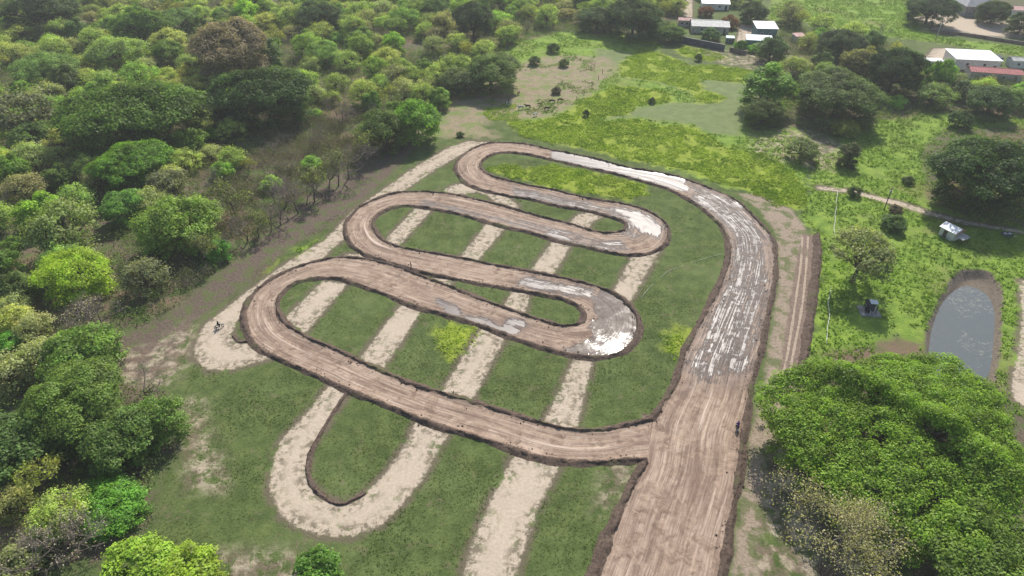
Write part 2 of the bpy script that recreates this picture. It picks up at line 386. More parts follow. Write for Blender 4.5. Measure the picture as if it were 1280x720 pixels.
def mat_track():
    n = NT('racetrack mud')
    uv = n.n('ShaderNodeUVMap').outputs[0]          # u metres along, v metres across
    s1 = n.noise(1, 6, .62, vec=n.mapping(uv, (.035, 1.0, 1)), dist=.35)
    s2 = n.noise(1, 6, .7, vec=n.mapping(uv, (.1, 3.0, 1)), dist=.4)
    s3 = n.noise(1, 4, .6, vec=n.mapping(uv, (.05, .35, 1)))
    blot = n.noise(.22, 5, .65, dist=.5); fine = n.noise(2.5, 6, .7)
    e = n.math('ADD', n.math('MULTIPLY', s1, .42), n.math('ADD', n.math('MULTIPLY', s2, .3), n.math('MULTIPLY', n.noise(.8, 7, .75, dist=1.0), .28)))
    e = n.mix(n.ramp(n.noise(.16, 4, .6, dist=.7), .42, .6, .25, 1), n.noise(.55, 8, .78, dist=.6), e)
    c = n.mix(n.ramp(e, .38, .6), (.19, .13, .095), (.45, .335, .25))
    c = n.mix(n.ramp(blot, .47, .57, 0, .8), c, n.mix(n.ramp(s2, .35, .65), (.3, .215, .16), (.57, .44, .34)))
    c = n.mix(n.ramp(n.math('ADD', n.math('MULTIPLY', s3, .6), n.math('MULTIPLY', blot, .4)), .5, .6, 0, .75), c, n.mix(n.ramp(fine, .3, .7), (.155, .105, .08), (.25, .172, .13)))
    c = n.mix(n.ramp(fine, .5, .75, 0, .35), c, (.17, .115, .09))
    c = n.mix(n.math('MULTIPLY', n.ramp(s1, .6, .68), .8), c, (.62, .5, .41))
    # edges darker soil
    ed = n.attr('edge')
    c = n.mix(n.ramp(n.math('ADD', ed, n.math('MULTIPLY', n.math('SUBTRACT', fine, .5), 1.2)), .65, .1, 0, .65), c, (.17, .12, .09))
    wet = n.attr('wet')
    wn = n.math('ADD', n.math('MULTIPLY', s2, .5), n.math('ADD', n.math('MULTIPLY', s1, .3), n.math('MULTIPLY', n.noise(.5, 5, .7, dist=.8), .35)))
    d = n.math('SUBTRACT', n.math('ADD', wet, .14), n.math('MULTIPLY', wn, 1.15))
    pool = n.ramp(n.math('ADD', n.attr('pool'), n.math('MULTIPLY', n.math('SUBTRACT', n.noise(1.1, 6, .7), .5), .5)), .47, .53)
    damp = n.math('MAXIMUM', n.ramp(d, -.4, -.02), pool); pud = n.math('MAXIMUM', n.ramp(d, -.07, .08), pool)
    c = n.mix(n.math('MULTIPLY', damp, .55), c, n.mix(1.0, c, (.52, .5, .52), 'MULTIPLY'))
    c = n.mix(pud, c, n.mix(n.math('MULTIPLY', pool, 1.0), (.17, .14, .125), (.13, .105, .09)))
    h = n.math('ADD', n.math('MULTIPLY', s2, .7), n.math('ADD', n.math('MULTIPLY', s1, .8), n.math('MULTIPLY', fine, .25)))
    h = n.math('MULTIPLY', h, n.math('SUBTRACT', 1.0, n.math('MULTIPLY', pud, .93)))
    nm = n.bump(h, .75, .22)
    r1 = n.math('SUBTRACT', .92, n.math('MULTIPLY', n.math('MAXIMUM', n.ramp(d, -.25, 0), pool), .42))
    rough = n.math('SUBTRACT', r1, n.math('MULTIPLY', pud, n.math('ADD', .1, n.math('MULTIPLY', pool, n.ramp(n.noise(.4, 5, .65), .4, .7, .35, .28)))))
    p = n.principled(c, rough, n.math('SUBTRACT', n.math('ADD', .15, n.math('MULTIPLY', n.ramp(d, -.12, 0), .3)), n.math('MULTIPLY', pud, n.math('SUBTRACT', .08, n.math('MULTIPLY', pool, .06)))), nm)
    return n.end(p.outputs[0])

def mat_soil(name, a, b, rough=.9):
    n = NT(name); f = n.noise(2.2, 6, .7); c = n.mix(n.ramp(f, .3, .7), a, b)
    c = n.mix(n.ramp(n.noise(.15, 3), .55, .68, 0, .6), c, (.1, .11, .045))
    return n.end(n.principled(c, rough, .15, n.bump(f, .8, .25)).outputs[0])
def mat_pond():
    n = NT('pond water'); f = n.noise(1.6, 7, .8); b = n.noise(.12, 4)
    scum = n.math('MULTIPLY', n.ramp(f, .52, .62), n.ramp(b, .45, .6, .15, .9))
    c = n.mix(scum, (.1, .115, .115), (.2, .2, .15))
    r = n.math('ADD', .12, n.math('MULTIPLY', scum, .5))
    return n.end(n.principled(c, r, .5, n.bump(n.noise(3, 3), .06, .05)).outputs[0])

# ------------------------------------------------------------------ ground sheet
def axis(segs):
    a = []
    for lo, hi, st_ in segs: a += list(np.arange(lo, hi, st_))
    a.append(segs[-1][1]); return np.array(a)
xs = axis([(-3000, -1000, 400), (-1000, -300, 70), (-300, -130, 1.7), (-130, 130, .55), (130, 300, 1.7), (300, 1000, 70), (1000, 3000, 400)])
ys = axis([(-1500, -200, 260), (-200, 20, 20), (20, 150, .5), (150, 260, .85), (260, 420, 1.8), (420, 1000, 60), (1000, 5000, 400)])
X, Y = np.meshgrid(xs, ys); XY = np.stack([X.ravel(), Y.ravel()], 1)
s_bank = sdf(XY, [bank]); s_track = sdf(XY, [track_poly], 4)
Z = (N1(XY[:, 0], XY[:, 1], 9, 3)-.5)*.5
far_ = np.clip((np.hypot(XY[:, 0], XY[:, 1])-60)/200, 0, 1)
Z = Z*.6
Z = np.where(s_track > -2.5, Z*np.clip((-s_track-.5)/2, 0, 1), Z) - .0
Z = Z - np.clip(s_bank/2.0, 0, 1)*1.6
nx, ny = len(xs), len(ys)
idx = np.arange(nx*ny).reshape(ny, nx)
Fc = np.stack([idx[:-1, :-1].ravel(), idx[:-1, 1:].ravel(), idx[1:, 1:].ravel(), idx[1:, :-1].ravel()], 1)
litter_polys = P([[(150,470),(120,430),(205,397),(262,350),(335,290),(410,226),(485,184),(525,165),(520,185),(480,228),(420,280),(360,310),(330,345),(275,380),(240,405),(215,450),(190,480)]])
rutlines = [[(984,478),(990,450),(1003,380),(1008,330),(1010,296)], [(974,480),(983,450),(994,380),(1001,330),(1003,296)]]
crop_polys = P(crop_px[:-1]); lush_polys = P(lush_px); forest_polys = P(forest_px); sand_polys = P(sand_px)
outer = (np.abs(XY[:, 0]) > 250) | (XY[:, 1] > 380) | (XY[:, 1] < 30)
s_for = sdf(XY, forest_polys); s_for = np.where(outer, np.maximum(s_for, 3), s_for)
attrs = dict(sand=np.maximum(sdf(XY, sand_polys, 4), np.where(s_track > .5, 2, -4)), bare=sdf(XY, P(bare_px)), brown=sdf(XY, P(brown_px)), mud=sdf(XY, P(mud_px), 4),
             crop=sdf(XY, crop_polys), lush=sdf(XY, lush_polys), dull=sdf(XY, P(dull_px)), forest=s_for, bank=s_bank, verge=sdf(XY, P(verge_px), 4), litter=sdf(XY, litter_polys))
ground = link('ground', new_mesh_np('ground', np.c_[XY, Z], Fc, True, attrs), mat_ground()); tag(ground, kind='structure')
def gz(x, y): return float((N1(x, y, 9, 3)-.5)*.3)

# ------------------------------------------------------------------ pond water
pw = catmull(GP(pond_px), 1, True)[:-1]; c0 = pw.mean(0)
pw = c0+(pw-c0)*1.06
V = [np.r_[c0, -.85]]; rings = 8
for k in range(1, rings+1): V += [np.r_[c0+(p-c0)*k/rings, -.85] for p in pw]
n_ = len(pw); fs = []
for k in range(rings-1):
    for i in range(n_): fs.append((1+k*n_+i, 1+k*n_+(i+1) % n_, 1+(k+1)*n_+(i+1) % n_, 1+(k+1)*n_+i))
me = bpy.data.meshes.new('pond_water'); me.from_pydata([tuple(v) for v in V], [], fs+[(0, 1+i, 1+(i+1) % n_) for i in range(n_)])
tag(link('pond_water', me, mat_pond()), kind='structure')

# ------------------------------------------------------------------ racetrack ribbon
def pair(Aw, Bw):
    D = np.linalg.norm(Aw[:, None]-Bw[None], axis=2); n, m = D.shape
    C = np.full((n, m), 1e12); S = np.zeros((n, m), np.int8); C[0, 0] = D[0, 0]
    Dl = D**2
    for i in range(n):
        lo = max(0, int(i*m/n)-130); hi = min(m, int(i*m/n)+130)
        Ci = C[i]; Cp = C[i-1] if i else None; di = Dl[i]
        for j in range(lo, hi):
            if i == 0 and j == 0: continue
            b = 1e12; s = 0
            if i and Cp[j] < b: b = Cp[j]; s = 1
            if j and Ci[j-1] < b: b = Ci[j-1]; s = 2
            if i and j and Cp[j-1]+.0-di[j]*.45 < b: b = Cp[j-1]-di[j]*.45; s = 3
            Ci[j] = b+di[j]; S[i, j] = s
    i, j = n-1, m-1; path = [(i, j)]
    while i or j:
        s = S[i, j]
        if s == 1: i -= 1
        elif s == 2: j -= 1
        else: i -= 1; j -= 1
        path.append((i, j))
    return np.array(path[::-1], float)
path = pair(A, B); path = smooth1(path, 9); path[0] = (0, 0); path[-1] = (len(A)-1, len(B)-1)
path = resample(path, .9)
def at_idx(L, q): return np.stack([np.interp(q, np.arange(len(L)), L[:, k]) for k in (0, 1)], 1)
PA, PB = at_idx(A, path[:, 0]), at_idx(B, path[:, 1])
mid_ = (PA+PB)/2; ulen = np.r_[0, np.cumsum(np.linalg.norm(np.diff(mid_, axis=0), axis=1))]
NC = 22; tt = np.linspace(0, 1, NC)
TV = PA[:, None]*(1-tt)[None, :, None]+PB[:, None]*tt[None, :, None]
wid = np.linalg.norm(PA-PB, axis=1)
TV2 = TV.reshape(-1, 2)
vv = (wid[:, None]*(tt-.5)[None]).ravel(); uu = np.repeat(ulen, NC)
edge = (wid[:, None]*np.minimum(tt, 1-tt)[None]).ravel()
junc = inside(TV2, GP([(795,512),(832,512),(826,588),(792,588)])); edge = np.where(junc, 3.0, edge)
prof = .05+np.clip(1-edge/1.6, 0, 1)**2*.16
ruts = (N2(uu*.12, vv, .45, 3)-.5)*.14
TZ = prof+ruts*np.clip(edge/1.0, 0, 1)+.02
wet_px = [(1.5, 1.5, [(750,358),(775,363),(802,385),(808,410),(800,438),(775,455),(735,456),(690,448),(705,436),(738,422),(742,400)]),
 (.82, 2, [(690,190),(720,192),(785,207),(850,220),(862,240),(790,225),(730,211),(690,202)]),
 (.78, 4, [(755,258),(800,262),(830,285),(825,300),(800,290),(775,268)]),
 (.57, 6, [(860,226),(930,250),(966,300),(965,380),(945,470),(860,490),(850,450),(905,340),(905,290),(860,250)]),
 (.62, 3, [(655,342),(745,362),(755,378),(700,368),(645,358)]),
 (.74, 2.5, [(545,375),(575,384),(590,400),(556,393)]),(.74, 2.5, [(570,388),(600,396),(650,412),(640,420),(580,402)]),(.74, 2.5, [(630,398),(655,400),(655,410),(630,406)]),
 (.62, 3, [(655,285),(690,285),(745,310),(740,312),(690,300)]),
 (.55, 3, [(690,255),(760,268),(790,318),(740,312),(740,300),(800,300),(790,262),(700,245)]),
 (.52, 3, [(530,250),(680,280),(760,300),(760,315),(600,275),(520,258)]),
 (.58, 3, [(640,232),(700,246),(760,262),(740,268),(640,246)])]
wet = np.full(len(TV2), .24); pool = np.zeros(len(TV2))
for w_, soft, pl in wet_px:
    s_ = sdf(TV2, [GP(pl)])+(N3(TV2[:, 0], TV2[:, 1], 2.5, 4)-.5)*(4.5 if w_ > 1 else 3); k_ = np.clip(.5+s_/soft, 0, 1); pool = np.maximum(pool, k_*(w_ > 1)); wet = np.maximum(wet, .24+((w_ if w_ <= 1 else .5)-.24)*k_)
nr = len(PA); idx = np.arange(nr*NC).reshape(nr, NC)
Fc = np.stack([idx[:-1, :-1].ravel(), idx[1:, :-1].ravel(), idx[1:, 1:].ravel(), idx[:-1, 1:].ravel()], 1)
flat_ = np.clip((wet-.8)*6, 0, 1); flat_ = np.clip((pool-.3)*4, 0, 1); TZ = TZ*(1-flat_)+.06*flat_
me = new_mesh_np('racetrack', np.c_[TV2, TZ], Fc, True, dict(wet=wet, edge=edge, pool=pool))
uvl = me.uv_layers.new(name='UVMap'); li = Fc.ravel()
uvl.data.foreach_set('uv', np.stack([uu[li], vv[li]], 1).astype(np.float32).ravel())
trk = link('racetrack', me, mat_track()); tag(trk, kind='structure')
if Fc.size:  # make sure the sheet faces up
    me.calc_loop_triangles()
    if me.polygons[10].normal.z < 0: me.flip_normals()

# ------------------------------------------------------------------ soil berms along both edges
M_berm = mat_soil('berm soil', (.065, .045, .035), (.16, .115, .088))
def berm(line, side, w=.75, h=.38, seed=1, name='soil_bank', mat=None):
    L = resample(line, .45); T = np.gradient(L, axis=0); T /= np.linalg.norm(T, axis=1)[:, None]; Nn = np.stack([-T[:, 1], T[:, 0]], 1)*side
    nz = VN(seed); s = np.arange(len(L))*.45; prof = [(-.55, -.12, 0), (-.3, .35, .3), (-.08, .85, .6), (.18, 1, .8), (.5, .6, .6), (.85, .2, .5), (1.25, -.15, 0)]
    VV = []
    wv = .45+1.15*nz(s, s*0, 4.5, 4); hv = .35+1.25*nz(s, s*0+40, 1.6, 4)
    for k, (o, z, r) in enumerate(prof):
        jit = (nz(s, s*0+k*9.3, 1.1, 3)-.5)*.8*(r > 0); jz = (nz(s, s*0+k*5.1+99, .6, 3)-.5)*1.1*r*h
        VV.append(np.c_[L+Nn*((o*w*wv+jit)[:, None]), z*h*hv+jz+.02])
    VV = np.stack(VV, 1).reshape(-1, 3); m = len(L); K = len(prof); idx = np.arange(m*K).reshape(m, K)
    Fc = np.stack([idx[:-1, :-1].ravel(), idx[1:, :-1].ravel(), idx[1:, 1:].ravel(), idx[:-1, 1:].ravel()], 1)
    me = new_mesh_np(name, VV, Fc, False); 
    if me.polygons[3].normal.z < 0: me.flip_normals()
    return tag(link(name, me, mat or M_berm), kind='structure')
berm(A, -1, seed=21, h=.47, w=.82); berm(B0, 1, seed=22, h=.6, w=1.15); berm(B1, 1, seed=23, h=.47, w=.82)
ridge = catmull(GP([(1022,294),(1024,320),(1018,374),(1008,441),(1000,475)]), 1); berm(ridge, -1, seed=25, h=.7, w=1.1)
ridge = catmull(GP([(434,489),(394,552),(384,586),(390,608),(407,624),(430,631),(457,616)]), 1); berm(ridge, 1, seed=26, h=.2, w=.5)
ridge = catmull(GP([(291,420),(297,428),(312,428),(322,434)]), 1); berm(ridge, 1, seed=27, h=.22, w=.5)

M_rut = mat_soil('rut soil', (.3, .23, .175), (.48, .38, .29))
for k_, rl in enumerate(rutlines):
    L = catmull(GP(rl), .6); T = np.gradient(L, axis=0); T /= np.linalg.norm(T, axis=1)[:, None]; Nn = np.stack([-T[:, 1], T[:, 0]], 1)
    sI = np.arange(len(L))*.6; wv = .12+.22*N1(sI, sI*0+k_*30, 2.5, 3)
    rows = [np.c_[L+Nn*(o*wv)[:, None], [gz(*q)+(.05 if abs(o) < .9 else .02) for q in L]] for o in (-1, -.4, .4, 1)]
    VV = np.stack(rows, 1).reshape(-1, 3); ix = np.arange(len(L)*4).reshape(len(L), 4)
    me = new_mesh_np('wheel_rut', VV, np.stack([ix[:-1, :-1].ravel(), ix[1:, :-1].ravel(), ix[1:, 1:].ravel(), ix[:-1, 1:].ravel()], 1), True)
    if me.polygons[3].normal.z < 0: me.flip_normals()
    tag(link('wheel_rut', me, M_rut), kind='structure')

# ------------------------------------------------------------------ foliage building blocks
def rnd_dirs(n, r):
    v = r.normal(size=(n, 3)); return v/np.linalg.norm(v, axis=1)[:, None]
def leaf_quads(C, Nn, S, r, asp=.7):
    """C centres, Nn normals, S sizes -> verts (4n,3), faces"""
    t = np.cross(Nn, rnd_dirs(len(C), r)); t /= np.linalg.norm(t, axis=1)[:, None]+1e-9
    b = np.cross(Nn, t); s = S[:, None]
    V = np.stack([C-t*s, C-b*s*asp, C+t*s, C+b*s*asp], 1).reshape(-1, 3)
    return V, np.arange(len(V)).reshape(-1, 4)
def tubes_np(segs, n=5):
    """segs list of (p0,p1,r0,r1) -> V,F"""
    P0 = np.array([s[0] for s in segs]); P1 = np.array([s[1] for s in segs]); r0 = np.array([s[2] for s in segs]); r1 = np.array([s[3] for s in segs])
    d = P1-P0; d /= np.linalg.norm(d, axis=1)[:, None]+1e-9
    ref = np.where(np.abs(d[:, 2:3]) > .9, np.array([[1., 0, 0]]), np.array([[0, 0, 1.]]))
    a = np.cross(d, ref); a /= np.linalg.norm(a, axis=1)[:, None]; b = np.cross(d, a)
    V = []
    for k in range(n):
        q = 2*math.pi*k/n; V.append(P0+(a*math.cos(q)+b*math.sin(q))*r0[:, None])
    for k in range(n):
        q = 2*math.pi*k/n; V.append(P1+(a*math.cos(q)+b*math.sin(q))*r1[:, None])
    V = np.stack(V, 1); m = len(segs); base = np.arange(m)[:, None]*2*n
    Fs = [np.concatenate([base+k, base+(k+1) % n, base+n+(k+1) % n, base+n+k], 1) for k in range(n)]
    return V.reshape(-1, 3), np.concatenate(Fs)
def curve_seg(p0, p1, r0, r1, sag, r, k=4):
    p0, p1 = np.array(p0, float), np.array(p1, float); m = (p0+p1)/2+np.array([r.normal()*.06, r.normal()*.06, sag])*np.linalg.norm(p1-p0)
    pts = [p0*(1-t)**2+2*m*t*(1-t)+p1*t*t for t in np.linspace(0, 1, k+1)]
    return [(pts[i], pts[i+1], r0+(r1-r0)*i/k, r0+(r1-r0)*(i+1)/k) for i in range(k)]
def crown_tree(seed, Rr, Hc, thick, trunk_h, puffs, leaves, leaf, puff_r, dens=1.0, flat=.6, loose=.25, limbs=9, underside=.15, skirt=.8):
    """dome crown of leaf clumps; returns (trunk mesh, crown mesh). Hc = crown centre height"""
    r = np.random.default_rng(seed); nz = VN(seed+50)
    pc = []; pr = []
    ang0 = r.random()*6.28; lob = r.uniform(.62, 1.16, 7); zl = r.uniform(.6, 1.12, 7)
    for i in range(puffs):
        u = r.random(); a = r.random()*6.283
        rad = math.sqrt(u)*.93; lb = np.interp((a+ang0) % 6.283, np.linspace(0, 6.283, 8), np.r_[lob, lob[0]])
        x, y = math.cos(a)*rad*lb, math.sin(a)*rad*lb
        dome = math.sqrt(max(0, 1-(rad*.95)**2))
        if r.random() > underside: z = (dome*np.interp((a*2+ang0) % 6.283, np.linspace(0, 6.283, 8), np.r_[zl, zl[0]])-.35)*r.uniform(.8, 1.1)
        else:
            rad2 = math.sqrt(.35+.65*r.random())*.9*lb; x, y = math.cos(a)*rad2, math.sin(a)*rad2; z = r.uniform(-skirt, .1)
        pc.append((x*Rr, y*Rr, Hc+z*thick)); pr.append(puff_r*r.uniform(.65, 1.3))
    pc = np.array(pc); pr = np.array(pr)
    k = r.choice(puffs, leaves, p=pr**2/np.sum(pr**2)); d = rnd_dirs(leaves, r)
    flip = (d[:, 2] < 0) & (r.random(leaves) < .75); d[flip, 2] *= -1
    rr = pr[k]*(r.random(leaves)**(1/ (2.5 if loose < .5 else 1.4)))*(1+r.normal(size=leaves)*loose*.3)
    C = pc[k]+d*rr[:, None]*np.array([1, 1, flat])
    Nn = d+rnd_dirs(leaves, r)*.7+np.array([0, .12, .75]); Nn /= np.linalg.norm(Nn, axis=1)[:, None]
    S = leaf*r.uniform(.55, 1.35, leaves)
    V, Fq = leaf_quads(C, Nn, S, r)
    ptone = r.random(puffs); tone = np.repeat(np.clip(ptone[k]*.55+r.random(leaves)*.45, 0, 1), 4)
    crown = new_mesh_np('crown', V, Fq, False, dict(tone=tone))
    segs = []; tr = max(.12, Rr*.06)
    fork = trunk_h*.75; segs += curve_seg((0, 0, -.6), (r.normal()*.3, r.normal()*.3, fork), tr*1.25, tr*.8, 0, r, 4)
    top = segs[-1][1]
    for q in r.choice(puffs, min(limbs, puffs), replace=False):
        tgt = pc[q]-np.array([0, 0, pr[q]*.3]); kid = curve_seg(top, tgt, tr*.6, tr*.12, .1, r, 5); segs += kid
        for _ in range(3):
            b0 = kid[r.integers(1, 5)][0]; q2 = np.argsort(np.linalg.norm(pc-tgt, axis=1))[r.integers(1, min(8, puffs))]
            segs += curve_seg(b0, pc[q2], tr*.22, tr*.05, .05, r, 3)
    V, Fq = tubes_np(segs, 6); return new_mesh_np('trunk', V, Fq, True), crown
def bare_tree(seed, Ht, spread, depth=5, leaves=0, leaf=.3, stems=1, thick=.16):
    r = np.random.default_rng(seed); segs = []; tips = []
    trunk = []
    def grow(p, d, L, rad, lv):
        n_k = 3; q = p
        for i in range(n_k):
            d = d+r.normal(size=3)*.13; d[2] += .05; d /= np.linalg.norm(d); q2 = q+d*L/n_k
            (trunk if lv <= 1 else segs).append((q, q2, rad*(1-.25*i/n_k), rad*(1-.25*(i+1)/n_k))); q = q2
            if lv >= 2 and r.random() < .5: 
                s = d+r.normal(size=3)*.7; s /= np.linalg.norm(s); segs.append((q, q+s*L*.35, rad*.4, rad*.15)); tips.append(q+s*L*.3)
        tips.append(q)
        if lv < depth:
            for _ in range(3 if lv < depth-1 else 4):
                e = d+r.normal(size=3)*spread; e[2] = abs(e[2])*.9+.08; e /= np.linalg.norm(e)
                grow(q, e, L*r.uniform(.62, .85), rad*.58, lv+1)
    for s in range(stems):
        a = r.random()*6.28; d = np.array([math.cos(a)*.5*(stems > 1), math.sin(a)*.5*(stems > 1), 1.]); d /= np.linalg.norm(d)
        grow(np.array([r.normal()*.04, r.normal()*.04, -.3]), d, Ht*.3, thick, 0)
    V, Fq = tubes_np(segs, 3); tone = np.repeat(r.random(len(segs)), 6)
    if leaves:
        tips = np.array(tips); hi = tips[tips[:, 2] > Ht*.3]; k = r.integers(0, len(hi), leaves)
        C = hi[k]+r.normal(size=(leaves, 3))*Ht*.035
        Nn = rnd_dirs(leaves, r)+np.array([0, 0, .5]); Nn /= np.linalg.norm(Nn, axis=1)[:, None]
        LV, LF = leaf_quads(C, Nn, leaf*r.uniform(.5, 1.3, leaves), r); LF = LF
        lt = np.repeat(r.random(leaves), 4)
        leafm = new_mesh_np('foliage', LV, LF, False, dict(tone=lt))
    else: leafm = None
    TVv, TF = tubes_np(trunk, 6)
    return new_mesh_np('trunk', TVv, TF, True), new_mesh_np('branches', V, Fq, False, dict(tone=tone)), leafm

# library of kinds: (trunk, crown[, foliage]) with reference radius
LIB = {}
LIB['dome'] = [(crown_tree(100+i, 7, 5.2, 5.5, 3.2, 210, 19000, .24, 1.45, limbs=10, underside=.32), 7) for i in range(3)]
LIB['grand'] = [(crown_tree(110+i, 12, 7.6, 8.0, 4.2, 420, 52000, .23, 1.75, limbs=14, underside=.3), 12) for i in range(3)]
LIB['plume'] = [(crown_tree(130+i, 8.5, 5.4, 6.0, 3.2, 260, 30000, .19, 1.5, loose=.8, flat=.7, underside=.35, limbs=18), 8.5) for i in range(2)]
LIB['round'] = [(crown_tree(120+i, 4.5, 3.6, 4.6, 2.2, 100, 10500, .2, 1.1, flat=.75, underside=.35), 4.5) for i in range(3)]
LIB['airy'] = [(crown_tree(140+i, 5, 3.8, 4.2, 2.2, 90, 9500, .17, 1.35, loose=.8, flat=.65, underside=.4, limbs=14), 5) for i in range(3)]
LIB['lone'] = [(crown_tree(150, 5, 5.2, 3.6, 3.0, 60, 6500, .17, 1.4, loose=.9, flat=.6, underside=.2, limbs=14, skirt=.5), 5)]
LIB['wisp'] = [(crown_tree(160+i, 4, 3.0, 3.4, 1.6, 70, 5600, .15, 1.25, loose=1.0, underside=.45, limbs=18), 4) for i in range(3)]
LIB['mound'] = [(crown_tree(190, 6.5, 2.2, 3.2, 1.2, 170, 17000, .17, 1.2, limbs=14, underside=.3, skirt=.4), 6.5)]
LIB['bush'] = [(crown_tree(180+i, 2.4, 1.0, 2.0, .8, 40, 3400, .16, .8, flat=.8, limbs=6, underside=.3, skirt=.4), 2.4) for i in range(3)]
LIB['tall'] = [(crown_tree(200+i, 3.4, 5.6, 7.0, 3.0, 95, 8500, .2, 1.0, flat=1.0, underside=.45), 3.4) for i in range(2)]
LIB['bare'] = [(bare_tree(220+i, 8, .62, 5, 0), 3.8) for i in range(3)]
LIB['dry'] = [(bare_tree(240+i, 7.5, .68, 5, 1100, .17), 3.8) for i in range(3)]
LIB['thicket'] = [(bare_tree(260+i, 5, .75, 4, 700, .06, stems=5, thick=.08), 2.9) for i in range(2)]
BARKC = (.16, .125, .1, 1); TWIG = (.33, .275, .235, 1)
protos = {}
tree_list = []   # (root, kind, colour name, manual?)
ZC = {'mound': 2.6, 'grand': 8.0, 'plume': 5.8, 'dome': 5.4, 'round': 3.9, 'airy': 4.2, 'lone': 5.4, 'wisp': 3.4, 'bush': 1.3, 'tall': 5.8, 'bare': 5, 'dry': 5, 'thicket': 2.6}
NM = {'mound': 'spreading_shrub', 'grand': 'broadleaf_tree', 'plume': 'feathery_tree', 'dome': 'broadleaf_tree', 'round': 'broadleaf_tree', 'airy': 'feathery_tree', 'lone': 'feathery_tree', 'wisp': 'scrub_tree', 'bush': 'bush', 'tall': 'tall_tree', 'bare': 'bare_tree', 'dry': 'dry_tree', 'thicket': 'twiggy_shrub'}
def place_tree(kind, x, y, s, colr, sz=1.0, var=None, label=None, cat=None, group=None, rz=None, twig=TWIG):
    var = random.randrange(len(LIB[kind])) if var is None else var
    (meshes, rref) = LIB[kind][var]
    root = empty(NM[kind], (x, y, gz(x, y)), random.random()*6.28 if rz is None else rz)
    root.scale = (s, s*random.uniform(.9, 1.1), s*sz)
    t = link('trunk', meshes[0], M_bark, root); t.color = BARKC
    if kind in ('bare', 'dry', 'thicket'):
        b = link('branches', meshes[1], M_bark, root); b.color = twig
        if meshes[2] is not None: f = link('foliage', meshes[2], M_fol, root); f.color = (*colr, 1)
    else:
        c = link('crown', meshes[1], M_fol, root); c.color = (*colr, 1)
    tag(root, label, cat or ('bush' if kind in ('bush', 'thicket') else 'tree'), group)
    return root

# colours
DK = (.035, .07, .018); MD = (.065, .115, .024); BR = (.1, .19, .022); YG = (.17, .25, .03); SG = (.13, .175, .06); GY = (.13, .15, .085); OL = (.12, .13, .045); BN = (.15, .12, .085); PG = (.15, .21, .07)
placed = []   # x,y,r
